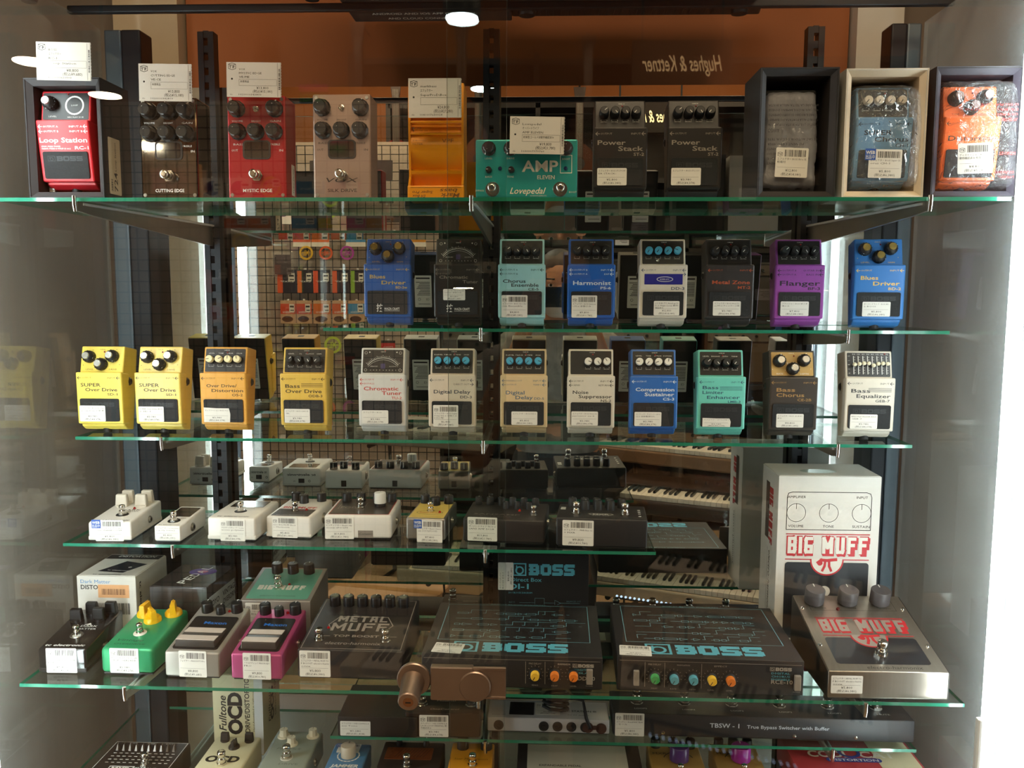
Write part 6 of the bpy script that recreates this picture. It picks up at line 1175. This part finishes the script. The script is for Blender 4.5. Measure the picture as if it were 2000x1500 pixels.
for n, px, py, zz, w_, d_, h_, c in (('low cardboard case on the floor below the white pedals', 730, 1175, -1.45, .55, .35, .14, '#c9a483'), ('tan cardboard carton standing beside the short keyboard', 640, 1010, -1.3, .4, .3, .3, '#8a6a4c')):
    A = mz(px, py, -1.6+h_); t = thing('floor_carton', n, 'carton', (A.x, A.y, .001), (0, 0, 12)); part('body', MB().box(-w_/2, w_/2, -d_, 0, 0, h_, .004), M(c, .8, grain=.06), t, 1.); part('lid_flap', MB().box(-w_/2+.004, w_/2-.004, -d_+.004, -.004, h_, h_+.003), M(c, .8), t, 1.); part('tape', MB().box(-w_/2-.001, w_/2+.001, -d_/2-.025, -d_/2+.025, h_+.003, h_+.004), M('#b58a5a', .4), t, 1.)

# ------------------------------------------------------------------ the person photographing
def ell(mb, c, r_, n=14, m=9, rot=None):
    vs = []; fs = []; Q = rot or Matrix.Identity(3)
    for j in range(m+1):
        th = math.pi*j/m
        for i in range(n): ph = 2*math.pi*i/n; vs.append(tuple(Vector(c)+Q @ Vector((r_[0]*math.sin(th)*math.cos(ph), r_[1]*math.sin(th)*math.sin(ph), r_[2]*math.cos(th)))))
    for j in range(m):
        for i in range(n): fs.append((j*n+i, (j+1)*n+i, (j+1)*n+(i+1) % n, j*n+(i+1) % n))
    mb.add(vs, fs, 0, True); return mb
def fuse(name, mb, mat, parent, voxel=.007, it=6):
    me = mb.mesh('tmp', scale=1.); bm = bmesh.new(); bm.from_mesh(me); bmesh.ops.remove_doubles(bm, verts=bm.verts[:], dist=1e-5); bmesh.ops.recalc_face_normals(bm, faces=bm.faces[:]); bm.to_mesh(me); bm.free()
    o = bpy.data.objects.new('tmp', me); COL.objects.link(o); r_ = o.modifiers.new('r', 'REMESH'); r_.mode = 'VOXEL'; r_.voxel_size = voxel; s_ = o.modifiers.new('s', 'SMOOTH'); s_.iterations = it; s_.factor = .5
    bpy.context.view_layer.update(); ev = o.evaluated_get(bpy.context.evaluated_depsgraph_get()); m2 = bpy.data.meshes.new_from_object(ev); bpy.data.objects.remove(o); bpy.data.meshes.remove(me)
    m2.name = name; m2.materials.clear(); m2.materials.append(mat); m2.polygons.foreach_set('use_smooth', [True]*len(m2.polygons)); q = bpy.data.objects.new(name, m2); COL.objects.link(q); q.parent = parent; return q
px_, py_ = .055, -.30; per = thing('person', 'person in a grey shirt and white face mask holding up a black phone', 'person', (px_, py_, 0)); SKIN = M('#b8805e', .5, grain=.04, scale=20)
hx = lambda x: x-px_; hyy = lambda y: y-py_
def chain(mb, pts, rs): mb.tube(pts, rs, 12); [ell(mb, p, (q, q, q), 12, 8) for p, q in zip(pts, rs)]
bd = MB(); hz0 = 1.615
ell(bd, (0, 0, hz0+.02), (.078, .098, .118), 20, 14); ell(bd, (0, .035, hz0-.05), (.058, .068, .075), 16, 10); ell(bd, (0, .1, hz0-.012), (.014, .022, .024)); ell(bd, (0, .092, hz0-.06), (.026, .014, .012))
for s in (-1, 1): ell(bd, (s*.08, -.005, hz0-.005), (.012, .024, .034)); ell(bd, (s*.032, .086, hz0+.032), (.024, .012, .008))
chain(bd, [(0, -.015, hz0-.06), (0, -.02, 1.44)], [.056, .062])
ell(bd, (0, -.02, 1.26), (.17, .105, .22), 18, 12); ell(bd, (0, -.02, 1.02), (.15, .10, .17), 18, 12)
for s in (-1, 1):
    chain(bd, [(s*.06, -.02, 1.43), (s*.185, -.02, 1.385)], [.055, .052])
    wr = (hx(.052+s*0.093), hyy(-.055), 1.555); chain(bd, [(s*.195, -.02, 1.38), (s*.235, .06, 1.17)], [.052, .043]); chain(bd, [(s*.235, .06, 1.17), wr], [.042, .027])
    pm = (hx(.052+s*0.088), hyy(-.030), 1.592); chain(bd, [wr, pm], [.026, .022]); ell(bd, pm, (.018, .026, .038))
    for j, (dz, ln) in enumerate(((.034, .9), (.013, 1.0), (-.008, .95), (-.028, .75))):
        b0 = (hx(.052+s*0.086), hyy(-.022), 1.592+dz); chain(bd, [b0, (hx(.052+s*0.082), hyy(.002), 1.592+dz+.003), (hx(.052+s*(.082-.022*ln)), hyy(.006), 1.592+dz+.002)], [.0088, .0082, .0072])
    chain(bd, [(hx(.052+s*0.086), hyy(-.045), 1.578), (hx(.052+s*0.066), hyy(-.036), 1.558), (hx(.052+s*0.046), hyy(-.028), 1.562)], [.0105, .0095, .008])
    chain(bd, [(s*.085, -.02, .95), (s*.095, -.01, .52)], [.088, .056]); chain(bd, [(s*.095, -.01, .52), (s*.10, -.03, .10)], [.055, .038]); ell(bd, (s*.10, .03, .05), (.045, .12, .045))
fuse('body', bd, SKIN, per, .0055, 3)
sh = MB(); ell(sh, (0, -.02, 1.27), (.195, .13, .235), 18, 12); ell(sh, (0, -.02, 1.02), (.172, .122, .16), 18, 12); chain(sh, [(-.18, -.02, 1.395), (-.06, -.02, 1.432), (.06, -.02, 1.432), (.18, -.02, 1.395)], [.066, .066, .066, .066])
for s in (-1, 1): chain(sh, [(s*.195, -.02, 1.385), (s*.232, .045, 1.21)], [.066, .062])
fuse('shirt', sh, M('#8d8a86', .85, grain=.35, scale=25), per, .009, 8)
tr = MB(); ell(tr, (0, -.02, .94), (.172, .125, .12), 18, 12)
for s in (-1, 1): chain(tr, [(s*.087, -.02, .92), (s*.097, -.01, .52), (s*.10, -.03, .13)], [.10, .075, .06])
fuse('trousers', tr, M('#23242a', .8), per, .01, 6)
for s in (-1, 1):
    so = MB(); ell(so, (s*.10, .03, .05), (.052, .135, .05)); ell(so, (s*.10, .06, .03), (.055, .12, .03)); fuse('shoe', so, M('#2a2624', .6), per, .008, 4)
hr = MB(); ell(hr, (0, -.022, hz0+.045), (.092, .108, .118), 20, 14); o = fuse('hair', hr, M('#1a1412', .6, grain=.3, scale=200), per, .006, 3)
bm = bmesh.new(); bm.from_mesh(o.data); bmesh.ops.delete(bm, geom=[f_ for f_ in bm.faces if f_.calc_center_median().y > .055 and f_.calc_center_median().z < hz0+.085 or f_.calc_center_median().z < hz0-.06], context='FACES'); bm.to_mesh(o.data); bm.free()
mk = MB(); ell(mk, (0, .046, hz0-.052), (.068, .074, .062), 20, 12); o = fuse('face_mask', mk, M('#dcdad6', .8), per, .006, 3)
bm = bmesh.new(); bm.from_mesh(o.data); bmesh.ops.delete(bm, geom=[f_ for f_ in bm.faces if f_.calc_center_median().y < .03], context='FACES'); bm.to_mesh(o.data); bm.free()
for s in (-1, 1):
    e = MB(); ell(e, (s*.032, .083, hz0+.018), (.012, .012, .008)); part('eye', e, M('#e6e0d8', .2), per, 1.); e = MB(); ell(e, (s*.032, .092, hz0+.018), (.006, .005, .006)); part('iris', e, M('#1a120e', .2), per, 1.)
    e = MB(); e.tube([(s*.018, .094, hz0+.04), (s*.05, .084, hz0+.042)], .004, 6); part('eyebrow', e, BLK, per, 1.)
ph = thing('phone', 'black phone held up by the person', 'phone', (.052, -.016, CZ-.012)); part('case', MB().box(-.077, .077, -.008, 0, -.037, .037, .003), M('#141416', .3, coat=.4), ph, 1.); part('screen', MB().box(-.073, .073, -.0086, -.0081, -.034, .034), M('#20242a', .15), ph, 1.)
mb = MB(); mb.T = backp(0, -.052, .012); mb.lathe([(.007, 0), (.007, .0015), (.005, .0016)], n=20); part('lens', mb, M('#0c0e14', .05, coat=1.), ph, 1.)
